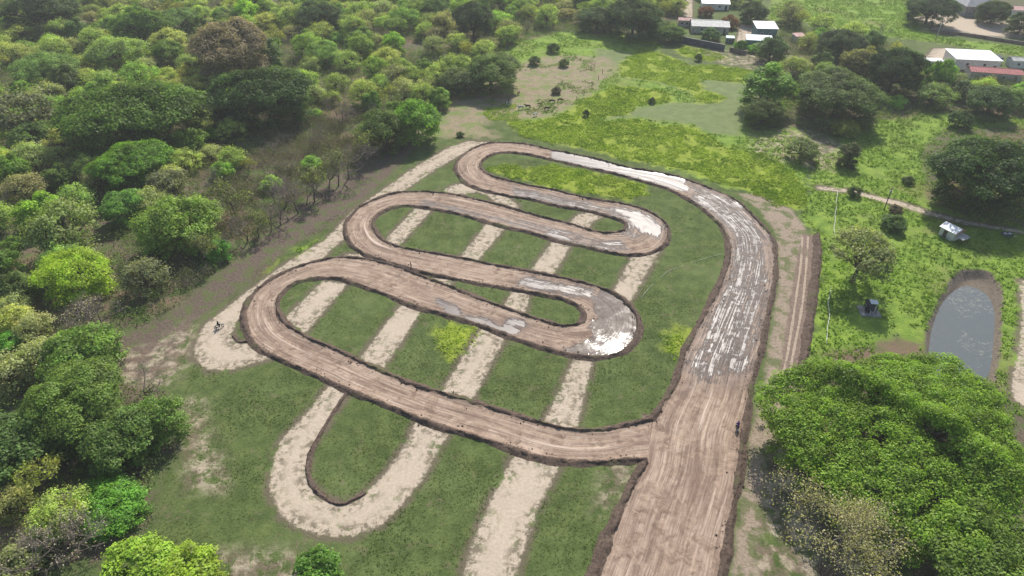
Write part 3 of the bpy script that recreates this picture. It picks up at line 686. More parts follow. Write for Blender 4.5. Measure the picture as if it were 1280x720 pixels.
# (crown centre px, py, width px, kind, colour, vertical scale, label)
big = [
 (1240,208,150,'dome',DK,1.05,'huge dark round tree beside the path behind the pink roofed shack'),
 (1080,312,88,'lone',(.15,.18,.08),1.05,'lone thin grey-green tree with forked dark trunk beside the small pump booth'),
 (1050,113,112,'dome',(.06,.09,.03),.95,'mound-shaped olive green tree between the crop field and the dark tall tree'),
 (1122,82,78,'round',(.028,.052,.018),1.35,'darkest tall tree left of the white roofed warehouse'),
 (1052,52,62,'round',(.05,.075,.035),1.2,'dull dark green tree behind the mound-shaped tree, below the bright field'),
 (1078,76,48,'round',OL,1.1,'olive tree squeezed between the mound-shaped tree and the darkest tree'),
 (962,106,62,'tall',(.09,.16,.03),.6,'bright green bamboo-like clump at the right end of the crop rows'),
 (956,138,58,'airy',(.07,.105,.03),.9,'dark green clump standing just below the bamboo-like clump'),
 (1003,182,46,'wisp',(.1,.14,.05),.9,'small sparse tree on bare ground right of the crop field'),
 (1061,192,26,'tall',(.065,.085,.035),.75,'narrow column-shaped dark tree by the pale path'),
 (1060,160,40,'bush',(.15,.19,.04),1.1,'yellow-green bush just above the column-shaped dark tree'),
 (1243,124,60,'round',(.05,.085,.03),.9,'round dark bush tree below the red roof'),
 (1200,150,28,'bush',(.04,.075,.02),1.2,'small dark ball-shaped bush above the huge dark round tree'),
 (1203,112,36,'round',(.05,.08,.035),.8,'small dark tree below the white warehouse roof'),
 (1168,116,48,'airy',(.1,.15,.04),.8,'light green shrub tree right of the darkest tall tree'),
 (1278,122,40,'round',(.085,.14,.03),.8,'mid-green tree at the right edge, below the red roof'),
 (1165,8,64,'round',(.035,.06,.022),1.0,'dark tree standing at the far end of the bright field'),
 (1244,12,46,'round',(.035,.06,.02),1.1,'dark tree beside the big grey far roof'),
 (1278,28,34,'round',(.04,.06,.025),1.1,'dark tree at the right edge among the far houses'),
 (966,60,44,'round',(.05,.085,.03),1.0,'dark green tree right of the white roofed house'),
 (942,14,36,'round',(.045,.07,.025),1.1,'dark tree behind the white roofed house'),
 (838,40,34,'round',(.07,.12,.03),.9,'round green tree left of the dark garden wall'),
 (888,42,26,'round',(.05,.1,.03),.7,'small green tree in front of the grey roofed house'),
 (912,28,22,'bush',(.11,.065,.035),1.2,'rusty orange bush between the grey and white roofed houses'),
 (884,14,24,'bush',(.09,.05,.03),1.2,'reddish bush behind the grey roofed house'),
 (926,58,20,'bush',(.05,.12,.02),1.2,'small round garden bush beside the paved yard'),
 (943,61,16,'bush',(.1,.2,.02),1.0,'bright small bush below the little white awning'),
 (792,16,70,'round',(.045,.07,.028),1.3,'dark leafy tree left of the village at the top edge'),
 (748,20,54,'round',(.055,.085,.035),1.0,'broad dark tree at the top edge above the dry pasture'),
 (812,30,36,'round',(.06,.1,.03),1.0,'mid-green tree at the left edge of the village'),
 (592,20,62,'round',(.04,.062,.03),1.5,'big dark tree at the top edge above the mounded thicket'),
 (545,12,50,'round',(.06,.1,.03),1.2,'green tree left of the big dark tree at the top edge'),
 (614,88,84,'dome',(.075,.11,.035),.9,'mounded dark green thicket tree left of the dry pasture'),
 (575,100,60,'airy',(.08,.11,.045),.9,'grey-green thicket tree leaning on the mounded one'),
 (696,113,14,'bush',(.06,.06,.035),1.0,'small dark bush among the cattle in the dry pasture'),
 (692,60,17,'bush',(.04,.07,.02),1.1,'dark small bush near the top of the dry pasture'),
 (668,76,16,'bush',(.05,.08,.025),1.1,'dark green bush right of the mounded thicket tree'),
 (705,79,14,'bush',(.06,.09,.03),1.1,'green bush inside the top corner of the dry pasture'),
 (733,142,9,'bush',(.04,.07,.02),1.6,'tiny upright dark bush in the crop field'),
 (815,126,9,'bush',(.045,.07,.025),1.4,'tiny dark bush at the tip of the dull green clearing'),
 (873,72,10,'bush',(.04,.06,.02),1.4,'tiny dark bush above the crop rows'),
 (517,148,64,'round',(.105,.2,.028),1.2,'vivid green tree at the top left corner of the track'),
 (480,158,76,'airy',(.08,.125,.03),1.1,'mid-green tree touching the vivid green tree'),
 (575,168,10,'bush',(.06,.1,.03),1.1,'small bush beside the top of the sand path'),
 (330,112,118,'dome',(.036,.066,.018),1.15,'large dark green domed tree above the leafless fence-line trees'),
 (292,58,118,'dome',(.12,.108,.07),1.05,'large brownish purple domed tree behind the dark domed tree'),
 (160,136,170,'dome',(.07,.125,.022),.9,'widest mid-green spreading tree, left of the dark domed tree'),
 (165,200,104,'round',(.085,.17,.022),1.0,'bright green domed tree below the widest spreading tree'),
 (205,226,56,'wisp',GY,1.1,'grey-green small tree right of the bright domed tree'),
 (175,30,76,'dome',MD,1.0,'rounded mid-green tree high on the left'),
 (223,22,52,'round',(.085,.14,.04),1.0,'light green rounded tree left of the brownish domed tree'),
 (50,10,90,'dome',(.045,.07,.028),1.0,'dark broad tree in the top left corner'),
 (145,66,72,'airy',PG,1.0,'pale green feathery tree above the widest spreading tree'),
 (60,84,74,'airy',(.1,.16,.045),1.0,'light green feathery tree near the left edge, upper part'),
 (30,136,82,'wisp',GY,1.2,'grey twiggy tree at the left edge, upper part'),
 (97,338,96,'airy',(.2,.29,.03),1.0,'brightest yellow-green tree standing in the grey left woods'),
 (216,278,116,'airy',(.14,.22,.045),1.0,'soft light green feathery tree above the burnt brown slope'),
 (155,256,56,'round',(.1,.2,.04),1.0,'fresh green tree left of the soft feathery tree'),
 (74,282,88,'wisp',SG,1.2,'grey-green tree behind the brightest yellow-green tree'),
 (269,312,36,'round',(.08,.2,.03),.9,'small vivid green tree at the edge of the brown slope'),
 (114,390,86,'thicket',BN,1.1,'tangled brown leafless thicket below the brightest yellow-green tree'),
 (176,342,56,'wisp',GY,1.2,'grey spindly tree right of the brightest yellow-green tree'),
 (97,442,94,'round',(.09,.16,.028),.9,'green tree at the woods corner left of the sand loop'),
 (7,430,40,'round',(.08,.2,.025),.9,'vivid green tree cut by the left edge, mid height'),
 (85,505,150,'dome',(.085,.14,.028),.95,'biggest feathery green tree at the lower left'),
 (20,550,110,'dome',(.06,.11,.028),.9,'dark green tree on the left edge under the biggest feathery tree'),
 (150,545,96,'round',(.075,.13,.03),1.0,'green tree between the biggest feathery tree and bare soil patch'),
 (196,522,76,'airy',(.09,.16,.035),1.1,'thin green tree leaning over the bare soil patch'),
 (141,628,100,'bush',(.085,.2,.025),.8,'low vivid green shrub beside the pile of dead brush'),
 (12,625,60,'wisp',(.2,.22,.08),.9,'yellowish thin shrub at the left edge above dead branches'),
 (44,682,128,'thicket',(.3,.27,.2),.9,'heap of pale dead branches in the bottom left corner'),
 (180,706,96,'round',(.15,.24,.03),.7,'yellow-green treetop at the bottom edge, left one'),
 (232,710,92,'round',(.17,.25,.028),.7,'yellow-green treetop at the bottom edge, right one'),
 (396,711,60,'bush',(.075,.16,.025),.9,'low green bush cut by the bottom edge below the sand loop'),
 (20,703,60,'bush',(.13,.16,.06),.9,'olive bush in the bottom left corner beside dead branches'),
 (400,64,54,'airy',(.1,.17,.035),.9,'bright green feathery tree right of the brownish domed tree'),
 (395,18,60,'round',(.055,.085,.035),1.1,'dark tree at the top edge above the feathery bright one'),
 (1135,225,16,'bush',(.06,.09,.03),1.0,'small dark bush beside the pale path above the lone tree'),
 (1117,278,34,'round',(.06,.11,.025),.7,'dense green shrub behind the crown of the lone thin tree'),
 (1068,240,18,'bush',(.07,.1,.035),1.2,'green bush left of the leaning utility pole'),
 (1120,262,18,'bush',(.1,.09,.06),1.0,'brownish bush at the foot of the leaning utility pole'),
]
for (px, py, w, kind, colr, sz, lab) in big:
    wm = w/PM(px, py, 6)
    if wm > 16 and kind in ('dome', 'round'): kind = 'grand'
    elif wm > 13 and kind == 'airy': kind = 'plume'
    if kind == 'bush' and wm > 8: kind = 'mound'
    if kind == 'round' and wm > 10.5: kind = 'dome'
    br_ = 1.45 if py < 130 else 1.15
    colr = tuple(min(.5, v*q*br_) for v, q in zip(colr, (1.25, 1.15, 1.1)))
    rref = LIB[kind][0][1]; s = 1.0
    for _ in range(3):
        zc = ZC[kind]*s*sz; rr = w/2/PM(px, py, zc); s = rr/rref
    zc = ZC[kind]*s*sz; g = G(px, py, zc)
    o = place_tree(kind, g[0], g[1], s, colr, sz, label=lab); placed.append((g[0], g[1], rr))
    if kind == 'thicket': o.children[1].color = (.36, .31, .25, 1)

# the giant rain tree, the dry one beside it, the corner one: own meshes
def own(name, px, py, zc, meshes, colr, label, twig=None, sy=1.0, rz=0):
    g = G(px, py, zc); root = empty(name, (g[0], g[1], gz(g[0], g[1])), rz); root.scale = (1, sy, 1)
    t = link('trunk', meshes[0], M_bark, root); t.color = BARKC
    if twig:
        b = link('branches', meshes[1], M_bark, root); b.color = twig; f = link('foliage', meshes[2], M_fol, root); f.color = (*colr, 1)
    else: c = link('crown', meshes[1], M_fol, root); c.color = (*colr, 1)
    tag(root, label, 'tree'); return g
g = own('rain_tree', 1142, 534, 9, crown_tree(900, 23, 7.5, 9, 4.5, 1500, 210000, .175, 1.45, limbs=22, flat=.7, underside=.2), (.155, .245, .026), 'giant bright green spreading tree covering the lower right', sy=.92)
placed.append((g[0], g[1], 19))
g = own('dry_tree', 1045, 688, 12, bare_tree(911, 17.5, .62, 6, 7000, .13, thick=.3), (.3, .28, .16), 'half leafless yellowish grey tree at the bottom, under the giant tree', twig=(.36, .32, .28, 1)); placed.append((g[0], g[1], 7))
g = own('rain_tree', 1250, 715, 8, crown_tree(903, 9.5, 7.5, 5.5, 5, 200, 30000, .2, 1.5), (.13, .2, .03), 'green spreading treetop cut by the bottom right corner'); placed.append((g[0], g[1], 8))

# leafless trees along the burnt fence line (base points)
line_px = [(295,271,9),(351,281,9),(339,290,6),(325,297,6),(373,267,9),(384,257,6),(394,252,8),(403,246,6),(412,239,8),(423,232,8),(436,223,9),(449,214,7),(461,205,8),(310,302,7),(276,322,6),(258,334,7),(365,246,6),(345,255,6)]
for i, (px, py, hh) in enumerate(line_px):
    g = G(px, py); k = 'bare' if i % 3 else 'dry'
    lab = ['first','second','third','fourth','fifth','sixth','seventh','eighth','ninth','tenth','eleventh','twelfth','thirteenth','fourteenth','fifteenth','sixteenth','seventeenth','eighteenth'][sorted(line_px).index((px, py, hh))]
    o = place_tree(k, g[0], g[1], hh/6.2, (.15, .17, .07), 1.05, label=f'{lab} thin leafless tree from the left along the brown slope fence line', cat='tree', group='leafless trees along the brown slope'); placed.append((g[0], g[1], 2.5))

# ------------------------------------------------------------------ fill of the woods
fill_polys = P([[(-60,-60),(640,-60),(700,-30),(840,-60),(846,20),(830,30),(700,36),(640,50),(560,140),(470,160),(420,205),(340,240),(280,280),(240,330),(160,400),(110,440),(150,470),(200,500),(200,540),(150,620),(110,650),(60,800),(-80,800),(-100,300)]])
far_polys = P([[(985,24),(1010,38),(1090,42),(1150,104),(1280,114),(1300,145),(1180,135),(1120,140),(1080,100),(1010,100),(990,140),(975,80)], [(1140,-40),(1300,-40),(1300,20),(1140,8)], [(860,-40),(960,-60),(950,10),(870,5)]])
cand = []
tries = 0
def ok(x, y, r, f=.62):
    for (a, b, c) in placed:
        if (a-x)**2+(b-y)**2 < ((c+r)*f)**2: return False
    return True
fill = []
lo = np.array([-300, 40]); hi = np.array([240, 420])
pts = rng.uniform(lo, hi, (26000, 2))
bzone = sdf(pts, P([[(215,330),(300,290),(340,262),(420,200),(500,175),(505,150),(430,140),(340,175),(290,215),(220,290)]]), 1) > 0
inw = sdf(pts, fill_polys, 1) > 0; inf = sdf(pts, far_polys, 1) > 0
palette = [('wisp', GY, 'grey-green sparse scrub tree'), ('wisp', SG, 'dull light green scrub tree'), ('airy', PG, 'pale green feathery tree'), ('round', MD, 'mid-green leafy tree'),
           ('airy', (.11, .17, .04), 'light green feathery tree'), ('dry', OL, 'half leafless olive tree'), ('bare', GY, 'grey leafless tree'), ('round', (.05, .08, .03), 'dark green leafy tree'),
           ('bush', (.1, .17, .035), 'light green low bush'), ('thicket', (.14, .15, .08), 'brown twiggy shrub'), ('round', BR, 'fresh green leafy tree')]
for i in np.nonzero(inw | inf)[0]:
    x, y = pts[i]
    px, py = proj((x, y, 3))
    if not (-45 < px < 1325 and -25 < py < 765): continue
    d = math.hypot(x, y); nv = float(N2(x, y, 28, 2)); nu = float(N3(x, y, 14, 2))
    w = [3*nv+.3, 2.0, 2.4*(1-nv)+.4, 1.5*(1-nv)*(nu > .45)+.2, 1.5*(1-nv)+.2, 1.1*nv, 1.1*nv, .8*(nu > .52)+.12, 1.4, .8*nv, .5*(nu < .5)]
    if bzone[i]: w = [.5, 0, 0, 0, .15, 1.2, 3, 0, .3, 2.2, 0]
    k = random.choices(range(len(palette)), w)[0]; kind, colr, nm = palette[k]
    rad = {'wisp': 3.6, 'airy': 4.2, 'round': 3.8, 'dry': 3, 'bare': 3, 'bush': 2.2, 'thicket': 2.6}[kind]*random.uniform(.8, 1.45)*(1+.3*min(1, max(0, d-120)/200))
    if not ok(x, y, rad, .5): continue
    placed.append((x, y, rad)); fill.append((x, y, rad, kind, colr, nm, px, py))
    if len(fill) > 640: break
print('fill trees', len(fill))
ORD = ['first','second','third','fourth','fifth','sixth','seventh','eighth','ninth','tenth','eleventh','twelfth','thirteenth','fourteenth','fifteenth','sixteenth']+['seventeenth','eighteenth','nineteenth']
for tens, tn in (('twentieth','twenty'),('thirtieth','thirty'),('fortieth','forty'),('fiftieth','fifty'),('sixtieth','sixty'),('seventieth','seventy')):
    ORD += [tens]+[tn+'-'+q for q in ORD[:9]]
bands = [(12, 'along the top edge of the photo'), (30, 'just under the top edge woods'), (52, 'behind the brownish domed tree'), (80, 'level with the brownish domed tree'), (112, 'level with the large dark domed tree'), (145, 'level with the widest spreading tree'),
         (185, 'above the bright domed tree'), (225, 'level with the bright domed tree'), (270, 'below the bright domed tree'), (320, 'level with the soft feathery tree'), (370, 'level with the brightest yellow-green tree'), (430, 'below the brightest yellow-green tree'),
         (510, 'level with the sand loop in the left woods'), (600, 'beside the biggest feathery tree'), (800, 'in the bottom left corner woods')]
def zone(px, py):
    if px > 850: return 'among the far houses at the top' if py < 30 else ('in the belt below the far field' if px < 1150 else 'in the belt below the red roof')
    for b, t in bands:
        if py < b: return t
byz = {}
for f in fill: byz.setdefault((f[5], zone(f[6], f[7])), []).append(f)
for (nm, z_), L in byz.items():
    L.sort(key=lambda f: f[6])
    for i, (x, y, rad, kind, colr, _, px, py) in enumerate(L):
        lab = (f'{nm} {z_}' if len(L) == 1 else f'{nm}, {ORD[i]} from left, {z_}')
        jit = random.uniform(.8, 1.25); c = tuple(min(.4, v*jit*q*random.uniform(.93, 1.07)) for v, q in zip(colr, (2.1, 1.92, 1.45)))
        place_tree(kind, x, y, rad/LIB[kind][0][1], c, random.uniform(.85, 1.15), label=lab, group='trees and shrubs of the woodland' if kind not in ('bush', 'thicket') else 'low shrubs of the woodland')

# ------------------------------------------------------------------ scattered growth (uncountable)
def clumps(name, polys, n, size, height, quads, mat, seed, spread=1.0, cond=None, margin=.2, up=.9, tone_noise=9):
    r = np.random.default_rng(seed); allp = np.vstack(polys); lo = allp.min(0); hi = allp.max(0)
    lo = np.maximum(lo, [-270, 35]); hi = np.minimum(hi, [270, 400])
    Q = r.uniform(lo, hi, (n*6, 2))
    d = (Q[:, 1])
    pxx = 640+F*Q[:, 0]/(Q[:, 1]*ct+H*st)
    Q = Q[(pxx > -40) & (pxx < 1320)]
    Q = Q[sdf(Q, polys, 2) > margin]
    Q = Q[sdf(Q, [track_poly], 3) < -1.2]; Q = Q[sdf(Q, [bank], 2) < .3]
    if cond is not None: Q = Q[cond(Q)]
    Q = Q[:n]; m = len(Q); hs = height*r.uniform(.5, 1.3, m)
    k = np.repeat(np.arange(m), quads); L = len(k)
    off = r.normal(size=(L, 2))*size*spread*.8; hz = r.random(L)
    C = np.c_[Q[k]+off, hs[k]*hz*(.9)+.02]
    Nn = np.c_[off/size*.6, np.full(L, up+.5)]+rnd_dirs(L, r)*.9; Nn /= np.linalg.norm(Nn, axis=1)[:, None]
    V, Fq = leaf_quads(C, Nn, size*r.uniform(.4, 1.0, L), r, .55)
    tn = N3(Q[:, 0], Q[:, 1], tone_noise, 3); tone = np.repeat(np.clip((tn[k]-.5)*1.6+.25+.5*r.random(L), 0, 1), 4)
    o = link(name, new_mesh_np(name, V, Fq, False, dict(tone=tone)), mat); return o
M_crop = mat_weed('crop leaves', (.17, .29, .025), (.38, .5, .05), (.28, .36, .05))
M_lush = mat_weed('meadow leaves', (.11, .2, .02), (.22, .36, .035), (.2, .27, .05))
M_scrub = mat_weed('undergrowth leaves', (.11, .16, .045), (.22, .3, .085), (.24, .25, .13))
M_turf = mat_weed('turf leaves', (.075, .115, .028), (.14, .19, .045), (.17, .17, .07))
tag(clumps('field_crop', crop_polys[:-1], 30000, .2, .42, 6, M_crop, 1, margin=-1.6, cond=lambda Q: (sdf(Q, crop_polys, 4) + (N2(Q[:, 0], Q[:, 1], 4, 3)-.5)*7 > 0) & (N1(Q[:, 0], Q[:, 1], 5, 3) > .33) & ((sdf(Q, crop_polys[1:3], 3) < -2) | (rng.random(len(Q)) < .45)), tone_noise=3), 'bright yellow-green leafy crop growing in patches around the track', 'crop', kind='stuff')
tag(clumps('meadow_grass', lush_polys[:2]+lush_polys[4:], 30000, .3, .55, 5, M_lush, 2, cond=lambda Q: (N2(Q[:, 0], Q[:, 1], 6, 3) > .36) & (sdf(Q, sand_polys, 3) < -.4)), 'lush bright green weedy grass around the pond and far field', 'grass', kind='stuff')
tag(clumps('rough_grass', lush_polys[2:4], 9000, .32, .4, 4, M_lush, 3, cond=lambda Q: (N2(Q[:, 0], Q[:, 1], 6, 3) > .5) & (sdf(Q, P(dull_px), 2) < -.5) & (sdf(Q, sand_polys, 3) < -.4)), 'patchy rough grass north of the track', 'grass', kind='stuff')
tag(clumps('undergrowth', forest_polys[:2], 60000, .26, 2.3, 11, M_scrub, 4, spread=2.6, cond=lambda Q: (N1(Q[:, 0], Q[:, 1], 11, 3) > .36) & (sdf(Q, litter_polys, 3) < -.5)), 'olive and brown undergrowth between the woodland trees', 'undergrowth', kind='stuff')
M_dry = mat_weed('dry brush', (.15, .12, .095), (.33, .27, .22), (.2, .2, .1), .2)
tag(clumps('dry_brush', P([[(205,392),(262,345),(335,285),(410,222),(485,182),(515,150),(430,135),(345,160),(280,220),(200,300),(150,380)]]), 9000, .2, 2.2, 9, M_dry, 8, spread=2.2, up=.2, cond=lambda Q: N2(Q[:, 0], Q[:, 1], 7, 3) > .42), 'grey brown dry brush between the leafless trees along the slope', 'brush', kind='stuff')
lawn_area = P([[(250,440),(300,350),(430,260),(600,185),(860,240),(905,300),(830,520),(740,720),(700,800),(100,800),(200,600),(230,480)]])
tag(clumps('turf_tufts', lawn_area, 24000, .12, .09, 3, M_turf, 5, up=1.6, cond=lambda Q: (N3(Q[:, 0], Q[:, 1], 6, 4)+.4*rng.random(len(Q)) > .62) & (sdf(Q, sand_polys, 3) < -.2)), 'small dark weeds and tufts over the infield turf', 'grass', kind='stuff')

# soil clods and stones on the path margins
def clods(seed, n):
    r = np.random.default_rng(seed); line = np.vstack([A, B1]); k = r.integers(0, len(line), n)
    Q = line[k]+r.normal(size=(n, 2))*.55; s = r.uniform(.05, .2, n)
    oc = np.array([[1, 0, 0], [-1, 0, 0], [0, 1, 0], [0, -1, 0], [0, 0, 1], [0, 0, -1]], float)
    V = (Q[:, None, :2]*0).tolist(); V = np.zeros((n, 6, 3)); V[:, :, :2] = Q[:, None]; V[:, :, 2] = .15
    V += oc[None]*s[:, None, None]*r.uniform(.6, 1.3, (n, 6, 1))
    fc = np.array([[0, 2, 4], [2, 1, 4], [1, 3, 4], [3, 0, 4], [2, 0, 5], [1, 2, 5], [3, 1, 5], [0, 3, 5]])
    return new_mesh_np('soil_clods', V.reshape(-1, 3), (np.arange(n)[:, None, None]*6+fc[None]).reshape(-1, 3))
tag(link('soil_clods', clods(5, 2400), M_berm), 'loose dark soil clods along the track edges', 'soil', kind='stuff')

# ------------------------------------------------------------------ buildings
M_roof_grey = simple('grey sheet roof', (.36, .36, .35), .6, .3, .18, .8)
M_roof_white = simple('white sheet roof', (.8, .82, .82), .45, .4, .06, .5)
M_roof_blue = simple('pale blue sheet roof', (.5, .58, .64), .5, .4, .12, .6)
M_roof_red = simple('red sheet roof', (.33, .085, .08), .6, .3, .12, .8)
M_roof_pink = simple('pink faded roof', (.5, .3, .27), .7, .2, .2, .8)
M_roof_cyan = simple('pale cyan roof', (.5, .72, .72), .5, .3, .08, 1)
M_wall = simple('render wall', (.5, .45, .39), .85, .2, .15, 1)
M_wallw = simple('white wall', (.68, .66, .62), .85, .2, .08, 1)
M_wallt = simple('teal wall', (.13, .22, .22), .8, .2, .15, 1)
M_dark = simple('dark opening', (.03, .03, .035), .6, .3, .1, 1)
M_walld = simple('dark slate wall', (.085, .1, .12), .85, .2, .2, .5)
M_block = simple('brown block wall', (.22, .16, .13), .9, .2, .25, .7)
M_conc = simple('concrete', (.33, .31, .29), .85, .2, .15, .8, bump=.2)
M_metal = simple('galvanised metal', (.5, .5, .5), .4, .5, .1, 2)
M_wood = simple('weathered wood', (.13, .1, .08), .9, .2, .25, 2)
def corr(me_mb, pts, n=14, amp=.05, th=.06):
    """corrugated thin roof slab from four corners"""
    a, b, c, d = [Vector(p) for p in pts]; nrm = (b-a).cross(d-a).normalized()
    top = []; bot = []
    for i in range(n*2+1):
        t = i/(n*2); off = nrm*(amp if i % 2 else 0)
        p = a.lerp(b, t)+off; q = d.lerp(c, t)+off; top.append((p, q)); bot.append((p-nrm*th, q-nrm*th))
    bm = me_mb.bm
    tv = [(bm.verts.new(p), bm.verts.new(q)) for p, q in top]; bv = [(bm.verts.new(p), bm.verts.new(q)) for p, q in bot]
    for i in range(n*2):
        bm.faces.new((tv[i][0], tv[i+1][0], tv[i+1][1], tv[i][1])); bm.faces.new((bv[i][0], bv[i][1], bv[i+1][1], bv[i+1][0]))
        bm.faces.new((tv[i][0], bv[i][0], bv[i+1][0], tv[i+1][0])); bm.faces.new((tv[i][1], tv[i+1][1], bv[i+1][1], bv[i][1]))
    bm.faces.new((tv[0][0], tv[0][1], bv[0][1], bv[0][0])); bm.faces.new((tv[-1][0], bv[-1][0], bv[-1][1], tv[-1][1]))
def house(name, label, px, py, w, d, h, rz, roof='mono', rmat=None, wmat=None, rise=.6, cat='house', over=.4, wins=2):
    g = G(px, py, h); t = empty(name, (g[0], g[1], 0), rz)
    MB().box((0, 0, h/2-.2), (w, d, h+.4), bevel=.03).build('wall', wmat or M_wall, t)
    W, D = w/2+over, d/2+over
    if roof == 'mono':
        m = MB(); corr(m, [(-W, -D, h+.05), (W, -D, h+.05), (W, D, h+.05+rise), (-W, D, h+.05+rise)], int(w*1.2)); m.build('roof', rmat, t)
    elif roof == 'gable':
        for s in (-1, 1):
            m = MB(); corr(m, [(-W, s*D, h), (W, s*D, h), (W, 0, h+rise), (-W, 0, h+rise)][::s], int(w*1.2)); m.build('roof_slope', rmat, t)
        MB().tube([(-W, 0, h+rise+.03), (W, 0, h+rise+.03)], .1, 6).build('ridge_cap', rmat, t)
    elif roof == 'hip':
        m = MB(); rl = w*.22
        m.poly([(-W, -D, h), (W, -D, h), (W, D, h), (-W, D, h), (-rl, 0, h+rise), (rl, 0, h+rise)], [(0, 1, 5, 4), (1, 2, 5), (2, 3, 4, 5), (3, 0, 4), (3, 2, 1, 0)]); m.build('roof', rmat, t)
    for k in range(wins):
        x = -w/2+w*(k+.7)/(wins+.6)
        f = MB().box((x, -d/2-.02, h*.55), (1.1, .1, 1.0), bevel=.02).build('window', M_wallw, t)
        MB().box((x, -d/2-.075, h*.55), (.9, .03, .8)).build('pane', M_dark, f)
    f = MB().box((w/2*.78, -d/2-.02, 1.05), (.95, .08, 2.1), bevel=.02).build('door', M_wood, t)
    MB().ball((w/2*.78-.35, -d/2-.1, 1.05), (.05, .05, .05), 6).build('handle', M_metal, f)
    return tag(t, label, cat)
house('house', 'low house with grey sheet roof behind the dark garden wall', 887, 29, 16, 11, 3, R(-8), 'gable', M_roof_grey, M_wall, 1.2)
house('house', 'house with steep bright white metal roof beside the paved yard', 957, 32, 8.5, 9.5, 4.8, R(-6), 'mono', M_roof_white, M_wallt, .5)
house('lean_to', 'pale blue roofed lean-to in front of the white roofed house', 949, 48, 10, 6, 3, R(-12), 'mono', M_roof_blue, M_wallt, .5, 'shed', wins=1)
house('awning_shed', 'small white awning roof at the foot of the pale blue lean-to', 952.5, 57, 5.2, 2.6, 2.1, R(-6), 'mono', M_roof_white, M_wallt, .2, 'shed', .15, 1)
house('shed', 'tiny shed with pale cyan roof left of the paved yard', 913, 46.5, 3.2, 2.6, 2.2, R(-10), 'mono', M_roof_cyan, M_wallt, .2, 'shed', .15, 1)
house('house', 'small house with faded pink roof at the left end of the village', 857, 24, 6, 4.5, 2.8, R(-12), 'gable', M_roof_pink, M_wall, .7, over=.3)
house('house', 'white roofed house at the top edge above the grey roofed house', 894, 2, 13, 8, 3, R(-8), 'gable', M_roof_white, M_wallw, .9)
house('hut', 'ruined pinkish hut half hidden by thin trees', 999, 44, 4.5, 4, 2.6, R(10), 'mono', M_roof_pink, M_wall, .4, 'hut', .1, 1)
house('warehouse', 'large bright white flat roofed building below the far field', 1217, 69, 16, 12, 4, R(-9), 'mono', M_roof_white, M_wallw, .25, 'building')
house('house', 'long house with deep red roof right of the white warehouse', 1243, 88, 17, 6.5, 3, R(-14), 'gable', M_roof_red, M_wall, .9)
house('shed', 'small white roofed shed on the concrete yard, nearer the darkest tree', 1167, 75, 6.5, 3.2, 2.4, R(-6), 'mono', M_roof_white, M_wallw, .2, 'shed', .15, 1)
house('shed', 'small cream roofed shed touching the white warehouse', 1189, 77.5, 4.5, 2.6, 2.2, R(-6), 'mono', simple('cream roof', (.6, .57, .52), .6), M_wallw, .2, 'shed', .1, 1)
house('open_shed', 'dark open shed right of the white warehouse', 1244, 71, 5, 3.2, 2.2, R(-8), 'mono', M_walld, M_dark, .2, 'shed', .1, 1)
house('hall', 'big grey hip roofed hall at the top right edge', 1221, 4, 15, 14, 4.5, R(-5), 'hip', simple('slate roof', (.22, .23, .25), .6, .3, .12, .4), M_conc, 3.5, 'building')
house('house', 'pink roofed house at the top right, partly behind trees', 1266, 10, 9, 8, 3, R(-10), 'gable', M_roof_pink, M_wallw, 1.0)
house('house', 'grey white roofed house at the right edge above the red roof', 1279, 74, 9, 5, 2.8, R(-8), 'gable', M_roof_grey, M_wallw, .7)
def wall_line(name, pts, h, th, mat, label, cap=None):
    g = [G(*p) for p in pts]; t = empty(name, (g[0][0], g[0][1], 0)); o = g[0]
    m = MB(); c = MB()
    for a, b in zip(g, g[1:]):
        a2, b2 = Vector(a-o), Vector(b-o); d = b2-a2; L = d.length; rot = Matrix.Rotation(math.atan2(d.y, d.x), 3, 'Z')
        m.box((a2+b2)/2+Vector((0, 0, h/2-.2)), (L+th*.4, th, h+.4), rot); c.box((a2+b2)/2+Vector((0, 0, h+.05)), (L+th, th+.12, .1), rot)
    m.build('wall_panel', mat, t); c.build('coping', M_conc, t); return tag(t, label, 'wall')
wall_line('garden_wall', [(838,50),(872,57),(905,63.5)], 2.4, .3, M_walld, 'long dark slate coloured wall between the village and the crop field')
wall_line('block_wall', [(912,64),(932,69)], 1.6, .3, M_block, 'short brown block wall below the paved yard')
wall_line('boundary_wall', [(1165,40),(1215,46),(1290,58)], 1.2, .25, M_block, 'low brown wall between the bright field and the far dirt yard')

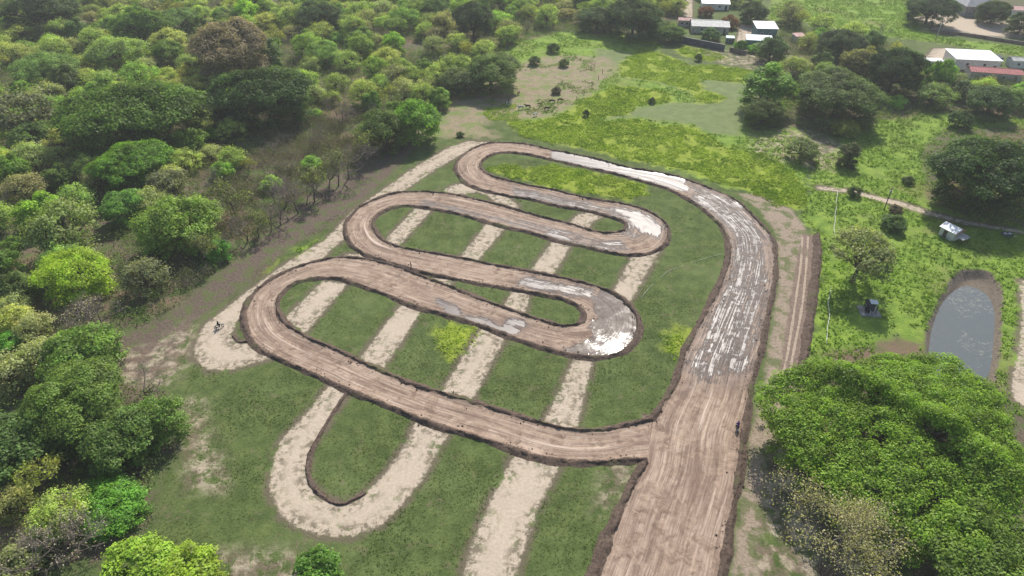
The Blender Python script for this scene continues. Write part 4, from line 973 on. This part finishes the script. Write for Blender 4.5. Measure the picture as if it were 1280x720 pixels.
# shack, pump booth, cart
def shack(px, py):
    g = G(px, py); t = empty('shack', (g[0], g[1], 0), R(-62))
    MB().box((0, 0, 1.1), (3.6, 3.0, 2.5), bevel=.03).build('wall', M_wallw, t)
    m = MB(); corr(m, [(-2.1, -1.9, 2.35), (2.1, -1.9, 2.35), (2.1, .1, 3.2), (-2.1, .1, 3.2)], 8, .03); m.build('roof_slope', M_roof_white, t)
    m = MB(); corr(m, [(2.1, 2.1, 2.3), (-2.1, 2.1, 2.3), (-2.1, .1, 3.2), (2.1, .1, 3.2)], 8, .03); m.build('roof_slope', M_roof_pink, t)
    MB().box((2.13, 0, 2.35), (.06, 4.2, .16)).build('fascia', simple('red board', (.45, .07, .07)), t)
    m = MB(); corr(m, [(2.2, -1.7, 1.9), (4.0, -1.7, 1.65), (4.0, 1.2, 1.65), (2.2, 1.2, 1.9)], 6, .03); m.build('porch_roof', M_roof_grey, t)
    for y in (-1.5, 1.0): MB().tube([(3.8, y, -.3), (3.8, y, 1.63)], .06, 6).build('post', M_wood, t)
    f = MB().box((-.4, -1.52, 1.0), (.9, .08, 1.9), bevel=.02).build('door', M_wood, t); MB().ball((-.1, -1.6, 1), (.05, .05, .05), 6).build('handle', M_metal, f)
    tag(t, 'small shack with faded pink and white roof standing beside the pale path', 'shack')
shack(1186, 296)
g = G(1086, 390); t = empty('pump_booth', (g[0], g[1], gz(g[0], g[1])), R(-8))
MB().box((0, 0, .1), (3.9, 3.4, .36), bevel=.04).build('slab', M_conc, t)
for sx in (-1, 1):
    for sy in (-1, 1): MB().box((sx*.95, sy*.8, 1.25), (.12, .12, 2.0), bevel=.01).build('post', M_dark, t)
MB().box((0, .35, 1.1), (1.7, .9, 1.65), bevel=.04).build('cabinet', M_walld, t)
MB().box((-.3, -.45, .75), (.7, .7, .95), bevel=.08).build('pump', M_dark, t)
m = MB(); corr(m, [(-.3, -.2, 2.27), (1.2, -.2, 2.27), (1.2, 1.1, 2.42), (-.3, 1.1, 2.42)], 6, .02); m.build('roof', M_roof_white, t)
m = MB(); corr(m, [(-1.15, -1.0, 2.24), (-.32, -1.0, 2.24), (-.32, 1.1, 2.4), (-1.15, 1.1, 2.4)], 4, .02); m.build('side_roof', M_dark, t)
MB().tube([(-.3, -.6, 1.2), (-.3, -1.2, 1.25), (-.3, -1.3, .3)], .07, 8).build('pipe', M_metal, t)
tag(t, 'black pump booth with small white roof on a grey concrete slab', 'booth')

def tyre_wheel(name, t, x, y, z, Rw, rw):
    w = MB().ring((x, y, z), Rw-rw, rw).build(name, M_dark, t, True)
    MB().ring((x, y, z), Rw-rw*2.1, rw*.35, n=16, m=6).tube([(x, y-rw, z), (x, y+rw, z)], rw*.5, 8).build('rim', M_metal, w, True)
    return w
g = G(1257, 297); t = empty('cart', (g[0], g[1], gz(g[0], g[1])), R(-10))
MB().box((0, 0, .75), (2.3, 1.2, .12), bevel=.02).box((0, .58, 1.0), (2.3, .05, .4)).box((0, -.58, 1.0), (2.3, .05, .4)).box((-1.13, 0, 1.0), (.05, 1.1, .4)).build('bed', M_walld, t)
for s in (-1, 1): tyre_wheel('wheel', t, 0, s*.72, .42, .42, .07)
MB().tube([(1.1, .3, .7), (2.2, .1, .35)], .04, 6).tube([(1.1, -.3, .7), (2.2, -.1, .35)], .04, 6).build('drawbar', M_metal, t)
tag(t, 'small dark two wheeled cart parked in shade right of the shack', 'cart')
for (x, y, lb) in ((-.5, .1, 'left pale sack lying on the dark cart'), (.55, .05, 'right pale sack lying on the dark cart')):
    m = MB().ball((0, 0, 0), (.42, .36, .22), 12); o = m.build('sack', M_wallw, None, True)
    o.matrix_world = Matrix.Translation((g[0]+x, g[1]+y, gz(g[0], g[1])+1.0)); tag(o, lb, 'sack', 'sacks on the cart')

# poles
def pole(px, py, h, label, lamp=False):
    g = G(px, py); t = empty('utility_pole', (g[0], g[1], 0), R(20))
    MB().tube([(0, 0, -.5), (0, 0, h)], [.15, .09], 10).build('pole', M_wood if not lamp else M_metal, t, True)
    c = MB().box((0, 0, h-.5), (1.7, .12, .12), bevel=.02).build('crossarm', M_wood, t)
    for x in (-.7, 0, .7): MB().tube([(x, 0, h-.44), (x, 0, h-.22)], [.06, .03], 8).build('insulator', M_wallw, c, True)
    MB().tube([(.3, .2, h-1.7), (.3, .2, h-.9)], .24, 12).build('transformer', M_wallw, t, True)
    return tag(t, label, 'pole')
pole(1105, 262, 6.2, 'dark utility pole with pale transformer beside the pale path')
pole(1170, 48, 7, 'pale utility pole standing at the far edge of the bright field', True)
M_pipe = simple('pale plastic pipe', (.6, .58, .52), .5, .3, .06, 2)
def ground_pipe(pts, label, r=.06, nm='pipe', cat='pipe', z=.45):
    L = catmull(GP(pts), 1.5); m = MB(); o = L[0]
    m.tube([(p[0]-o[0]+.1*math.sin(i*1.3), p[1]-o[1], z+.12*math.sin(i*.9)) for i, p in enumerate(L)], r, 6)
    q = m.build(nm, M_pipe, None, True); q.location = (o[0], o[1], 0); return tag(q, label, cat)
ground_pipe([(1046,241),(1045,255),(1043,275),(1042,298)], 'upper pale pipe running through weeds above the lone thin tree')
ground_pipe([(1038,362),(1035,380),(1036,400),(1033,415),(1033,432)], 'lower pale crooked pipe in weeds left of the pump booth')
ground_pipe([(800,374),(812,360),(835,340),(870,327),(905,317)], 'thin pale strand standing for a wire shadow across the infield grass beside the right straight', .025, 'wire_shadow', 'wire_shadow', .1)  # pale strand added where a power line's shadow crosses the grass

# fence posts
fp = [(150,428),(191,389),(206,378),(235,360),(262,345),(285,330),(318,305),(360,276),(388,259),(407,248)]
def fence_post(px, py, h, lab, grp, r_=.11):
    g = G(px, py); t = MB().tube([(0, 0, -.3), (random.uniform(-.08, .08), 0, h*.6), (random.uniform(-.1, .1), .05, h)], [r_, r_*.9, r_*.75], 8).build('fence_post', M_wood, None, True)
    t.location = (g[0], g[1], gz(g[0], g[1])); return tag(t, lab, 'post', grp)
for i, (px, py) in enumerate(fp): fence_post(px, py, 1.6, f'{ORD[i]} dark wooden fence post from the left along the brown slope', 'fence posts along the brown slope')
for i, (px, py) in enumerate([(721,126),(730,118),(740,109),(748,100),(753,92)]): fence_post(px, py, 1.7, f'{ORD[i]} thin post from the front on the right side of the dry pasture', 'fence posts beside the dry pasture')
fence_post(514, 336, 1.8, 'short dark marker post on the grass between the two middle track legs', None, .13)

# ------------------------------------------------------------------ skinned figures
def skin(name, verts, edges, rad, mat, parent=None, root=0, sub=2):
    me = bpy.data.meshes.new(name); me.from_pydata(verts, edges, []); o = link(name, me, mat, parent)
    md = o.modifiers.new('skin', 'SKIN'); md.use_smooth_shade = True
    sv = me.skin_vertices[0].data
    for i, r in enumerate(rad): sv[i].radius = (r, r) if not isinstance(r, tuple) else r
    sv[root].use_root = True
    s = o.modifiers.new('sub', 'SUBSURF'); s.levels = sub; s.render_levels = sub
    return o
def cow(px, py, rz, c1, label, s=1.0, graze=False):
    g = G(px, py); t = empty('cow', (g[0], g[1], gz(g[0], g[1])), rz); t.scale = (s, s, s)
    m = simple('hide', c1, .85, .2, .25, 1.3)
    hd = (1.35, 0, .45) if graze else (1.3, 0, 1.45); nk = (1.0, 0, .95) if graze else (.98, 0, 1.3); mz = (1.5, 0, .2) if graze else (1.62, 0, 1.33)
    V = [(-.7, 0, 1.1), (-.2, 0, 1.05), (.35, 0, 1.03), (.72, 0, 1.1), nk, hd, mz]
    E = [(0, 1), (1, 2), (2, 3), (3, 4), (4, 5), (5, 6)]; Rd = [.26, .33, .35, .28, .19, .14, .085]
    def leg(root, pts, rr):
        p = root
        for q, r in zip(pts, rr): V.append(q); Rd.append(r); E.append((p, len(V)-1)); p = len(V)-1
    for y in (-.2, .2):
        leg(3, [(.68, y, .75), (.7, y*.95, .42), (.67, y*.95, .2), (.7, y*.95, .04)], [.12, .07, .05, .06])
        leg(0, [(-.68, y, .78), (-.62, y, .58), (-.8, y*.95, .4), (-.76, y*.95, .04)], [.15, .1, .055, .06])
    leg(0, [(-.93, 0, 1.05), (-1.0, 0, .75), (-.98, 0, .45)], [.05, .03, .05])
    b = skin('body', V, E, Rd, m, t, 1)
    for s_ in (-1, 1):
        MB().ball((hd[0]-.05, s_*.2, hd[2]+.06), (.05, .11, .05), 8).build('ear', m, t, True)
        MB().tube([(hd[0]-.02, s_*.08, hd[2]+.1), (hd[0], s_*.18, hd[2]+.2), (hd[0]+.05, s_*.17, hd[2]+.3)], [.03, .022, .008], 6).build('horn', M_conc, t, True)
    return tag(t, label, 'cow', 'cattle in the dry pasture')
cow(651, 137, R(200), (.42, .4, .37), 'pale grey cow nearest the mounted herdsman', 1.05)
cow(660, 135.5, R(175), (.05, .035, .03), 'dark cow just right of the pale grey cow', .95)
cow(683, 138, R(20), (.055, .035, .028), 'dark cow grazing below the other two right hand cows', .95, True)
cow(690.5, 129, R(170), (.05, .04, .035), 'black cow, left one of the close pair on the right', .95, True)
cow(700, 127.5, R(10), (.09, .045, .03), 'dark brown cow, right one of the close pair', .95, True)
cow(669, 145, R(215), (.6, .58, .54), 'white cow at the lower edge of the herd beside the crop', .85)
cow(675, 131.5, R(160), (.27, .18, .12), 'tan calf resting in the middle of the herd', .7, True)
cow(648, 119, R(60), (.22, .13, .08), 'brown cow standing above and behind the mounted herdsman', .85)
cloth_b = simple('dark cloth', (.03, .03, .04), .9, .1, .2, 5); cloth_w = simple('pale cloth', (.6, .6, .62), .9, .1, .1, 5); cloth_p = simple('purple cloth', (.14, .05, .22), .85, .1, .15, 5)
skin_m = simple('skin', (.3, .17, .11), .6, .3, .05, 5); hair_m = simple('hair', (.015, .012, .01), .6, .3, .1, 5)
def rider(x, y, z, rz, seat_z, spread, hand, foot, shirt, label, lean=.15, helmet=None, jeans=None):
    """person sitting astride, +x forward, seat at height seat_z"""
    t = empty('person', (x, y, z), rz)
    pz = seat_z+.1; ch = (lean, 0, pz+.42); nk = (lean*1.25, 0, pz+.58); hd = (lean*1.4, 0, pz+.76)
    V = [(0, 0, pz), (lean*.5, 0, pz+.22), ch, nk, (lean*1.35, 0, pz+.68), (lean*1.4, 0, pz+.82)]; E = [(0, 1), (1, 2), (2, 3), (3, 4), (4, 5)]; Rd = [.15, .135, .16, .06, .09, .085]
    for s in (-1, 1):
        i = len(V); kn = (.38, s*(spread+.07), seat_z-.08); ft = (foot[0], s*(spread+.02), foot[2]); toe = (foot[0]+.17, s*(spread+.03), foot[2]-.02)
        V += [(.06, s*.12, pz-.03), kn, ft, toe]; E += [(0, i), (i, i+1), (i+1, i+2), (i+2, i+3)]; Rd += [.11, .07, .05, .04]
        i = len(V); sh = (ch[0]+.01, s*.2, ch[2]+.07); el = ((ch[0]+hand[0])/2-.02, s*(.3), (ch[2]+hand[2])/2-.08); hn = (hand[0], s*hand[1], hand[2])
        V += [sh, el, hn]; E += [(2, i), (i, i+1), (i+1, i+2)]; Rd += [.065, .048, .038]
    skin('body', V, E, Rd, jeans or cloth_b, t, 0)
    # shirt shell over torso and arms
    V2 = [(0, 0, pz+.02), (lean*.5, 0, pz+.22), ch, (nk[0], 0, nk[2]-.03)]; E2 = [(0, 1), (1, 2), (2, 3)]; R2 = [.165, .155, .18, .075]
    for s in (-1, 1):
        i = len(V2); el = ((ch[0]+hand[0])/2-.02, s*.3, (ch[2]+hand[2])/2-.08)
        V2 += [(ch[0]+.01, s*.2, ch[2]+.07), el]; E2 += [(2, i), (i, i+1)]; R2 += [.08, .062]
    skin('shirt', V2, E2, R2, shirt, t, 1)
    if helmet:
        h_ = MB().ball((lean*1.4-.01, 0, pz+.8), (.15, .135, .155), 16).build('helmet', helmet, t, True)
    else:
        MB().ball((lean*1.4-.02, 0, pz+.82), (.115, .1, .11), 14).build('hair', hair_m, t, True)
        MB().ball((lean*1.4+.075, 0, pz+.76), (.03, .06, .08), 8).build('face', skin_m, t, True)
    for s in (-1, 1):
        for f_ in range(4): pass
    return tag(t, label, 'person')
def motorbike(px, py, rz, mt, label, dirt=False):
    g = G(px, py); z0 = .09 if dirt else gz(*G(px, py)[:2])+.02; t = empty('motorcycle', (g[0], g[1], z0), rz)
    tyre_wheel('wheel', t, .68, 0, .32, .32, .055); tyre_wheel('wheel', t, -.66, 0, .31, .31, .065)
    MB().tube([(.68, .09, .32), (.5, .09, .9)], .028, 8).tube([(.68, -.09, .32), (.5, -.09, .9)], .028, 8).build('fork', M_metal, t, True)
    MB().tube([(.45, 0, .88), (.05, 0, .5), (-.1, 0, .35), (-.66, .09, .31)], .035, 8).tube([(-.1, 0, .35), (-.66, -.09, .31)], .03, 8).tube([(.45, 0, .85), (-.75, 0, .75)], .03, 8).build('frame', M_dark, t, True)
    MB().box((.02, 0, .42), (.36, .26, .3), bevel=.05).tube([(0, .14, .42), (0, -.14, .42)], .1, 10).build('engine', M_metal, t)
    MB().ball((.2, 0, .82), (.27, .13, .13), 14).build('fuel_tank', mt, t, True)
    MB().box((-.32, 0, .8), (.66, .22, .1), bevel=.04).build('seat', M_dark, t)
    MB().tube([(.46, -.37, 1.02), (.5, -.15, 1.0), (.5, .15, 1.0), (.46, .37, 1.02)], .018, 6).build('handlebar', M_metal, t, True)
    MB().ball((.6, 0, .88), (.07, .08, .09), 10).build('headlight', M_roof_white, t, True)
    MB().box((.68, 0, .69), (.42, .12, .03), bevel=.01).box((-.78, 0, .68), (.4, .13, .03), bevel=.01).build('mudguard', mt, t)
    MB().tube([(.05, -.14, .35), (-.3, -.16, .3), (-.75, -.17, .42)], [.03, .04, .045], 8).build('exhaust', M_metal, t, True)
    tag(t, label, 'motorcycle'); return g, z0
g, z0 = motorbike(274.5, 410, R(35), simple('dark blue paint', (.03, .05, .09), .3, .5), 'dark motorcycle standing on the sand turn at the far left')
rider(g[0]-.18*math.cos(R(35)), g[1]-.18*math.sin(R(35)), z0, R(35), .84, .2, (.58, .33, 1.06), (.1, 0, .3), cloth_b, 'person in dark clothes seated on the motorcycle at the sand turn', .12)
MB_ = None
g, z0 = motorbike(921, 537, R(78), simple('white paint', (.7, .7, .72), .35, .5), 'black and white dirt bike riding on the main straight', True)
rider(g[0]-.2*math.cos(R(78)), g[1]-.2*math.sin(R(78)), z0, R(78), .84, .2, (.6, .33, 1.06), (.1, 0, .3), cloth_p, 'rider in a purple top on the main straight', .28, cloth_p, cloth_b)
# horse and herdsman
g = G(635.5, 133); t = empty('horse', (g[0], g[1], gz(g[0], g[1])), R(-20)); t.scale = (1.1, 1.1, 1.1)
hm = simple('horse hide', (.5, .49, .47), .8, .2, .2, 1)
V = [(-.65, 0, 1.3), (-.15, 0, 1.25), (.4, 0, 1.27), (.68, 0, 1.38), (.98, 0, 1.75), (1.1, 0, 1.9), (1.42, 0, 1.62)]; E = [(0, 1), (1, 2), (2, 3), (3, 4), (4, 5), (5, 6)]; Rd = [.28, .29, .3, .24, .14, .13, .08]
for y in (-.18, .18):
    for (rt, pts, rr) in ((3, [(.62, y, .95), (.64, y, .55), (.62, y, .28), (.66, y, .04)], [.13, .065, .045, .06]), (0, [(-.62, y, 1.0), (-.55, y, .78), (-.78, y, .52), (-.72, y, .04)], [.17, .12, .06, .06])):
        p = rt
        for q, r_ in zip(pts, rr): V.append(q); Rd.append(r_); E.append((p, len(V)-1)); p = len(V)-1
skin('body', V, E, Rd, hm, t, 1)
MB().tube([(-.92, 0, 1.35), (-1.05, 0, 1.0), (-1.02, 0, .5)], [.05, .08, .03], 8).build('tail', M_dark, t, True)
MB().box((.82, 0, 1.72), (.34, .05, .34), Matrix.Rotation(R(-50), 3, 'Y'), .02).build('mane', M_dark, t)
MB().box((.02, 0, 1.56), (.5, .4, .08), bevel=.03).build('saddle', M_wood, t)
for s in (-1, 1): MB().ball((1.06, s*.07, 2.06), (.03, .03, .08), 6).build('ear', hm, t, True)
tag(t, 'grey and white horse carrying the herdsman beside the cattle', 'horse')
rider(g[0], g[1], gz(g[0], g[1]), R(-20), 1.68, .3, (.5, .1, 1.85), (.1, 0, 1.05), cloth_b, 'person in dark clothes riding the grey horse beside the cattle', .03)

# ------------------------------------------------------------------ haze
hz = NT('haze'); pv = hz.n('ShaderNodeVolumePrincipled'); pv.inputs['Color'].default_value = (.96, .97, 1, 1); pv.inputs['Density'].default_value = .00023; pv.inputs['Anisotropy'].default_value = .2
hz.l(pv.outputs[0], hz.out.inputs['Volume'])
hb = MB().box((0, 1600, 45), (6200, 7000, 100)).build('haze', hz.m); tag(hb, kind='stuff')

# ------------------------------------------------------------------ light
EL = R(44); AZ = R(14)     # sun ahead of the camera, slightly to the right
w = bpy.data.worlds.new('World'); sc.world = w; w.use_nodes = True; nt = w.node_tree; bg = nt.nodes['Background']
sky = nt.nodes.new('ShaderNodeTexSky'); sky.sky_type = 'NISHITA'; sky.sun_disc = False; sky.sun_elevation = EL; sky.sun_rotation = AZ
sky.dust_density = 1.6; sky.air_density = 1.2; nt.links.new(sky.outputs[0], bg.inputs[0]); bg.inputs[1].default_value = .12
sd = bpy.data.lights.new('sun', 'SUN'); sd.energy = 4.7; sd.angle = R(.5); sd.color = (1, .95, .87)
so = bpy.data.objects.new('sun', sd); col.objects.link(so)
dirv = Vector((math.sin(AZ)*math.cos(EL), math.cos(AZ)*math.cos(EL), math.sin(EL)))
so.rotation_euler = dirv.to_track_quat('Z', 'Y').to_euler(); so.location = (0, 100, 200)
sc.view_settings.view_transform = 'Standard'; sc.view_settings.look = 'None'; sc.view_settings.exposure = 0.2; sc.view_settings.gamma = 1
sc.view_settings.use_curve_mapping = False
sc.cycles.use_denoising = True; sc.cycles.max_bounces = 5; sc.cycles.transmission_bounces = 3; sc.cycles.diffuse_bounces = 3; sc.cycles.volume_bounces = 0
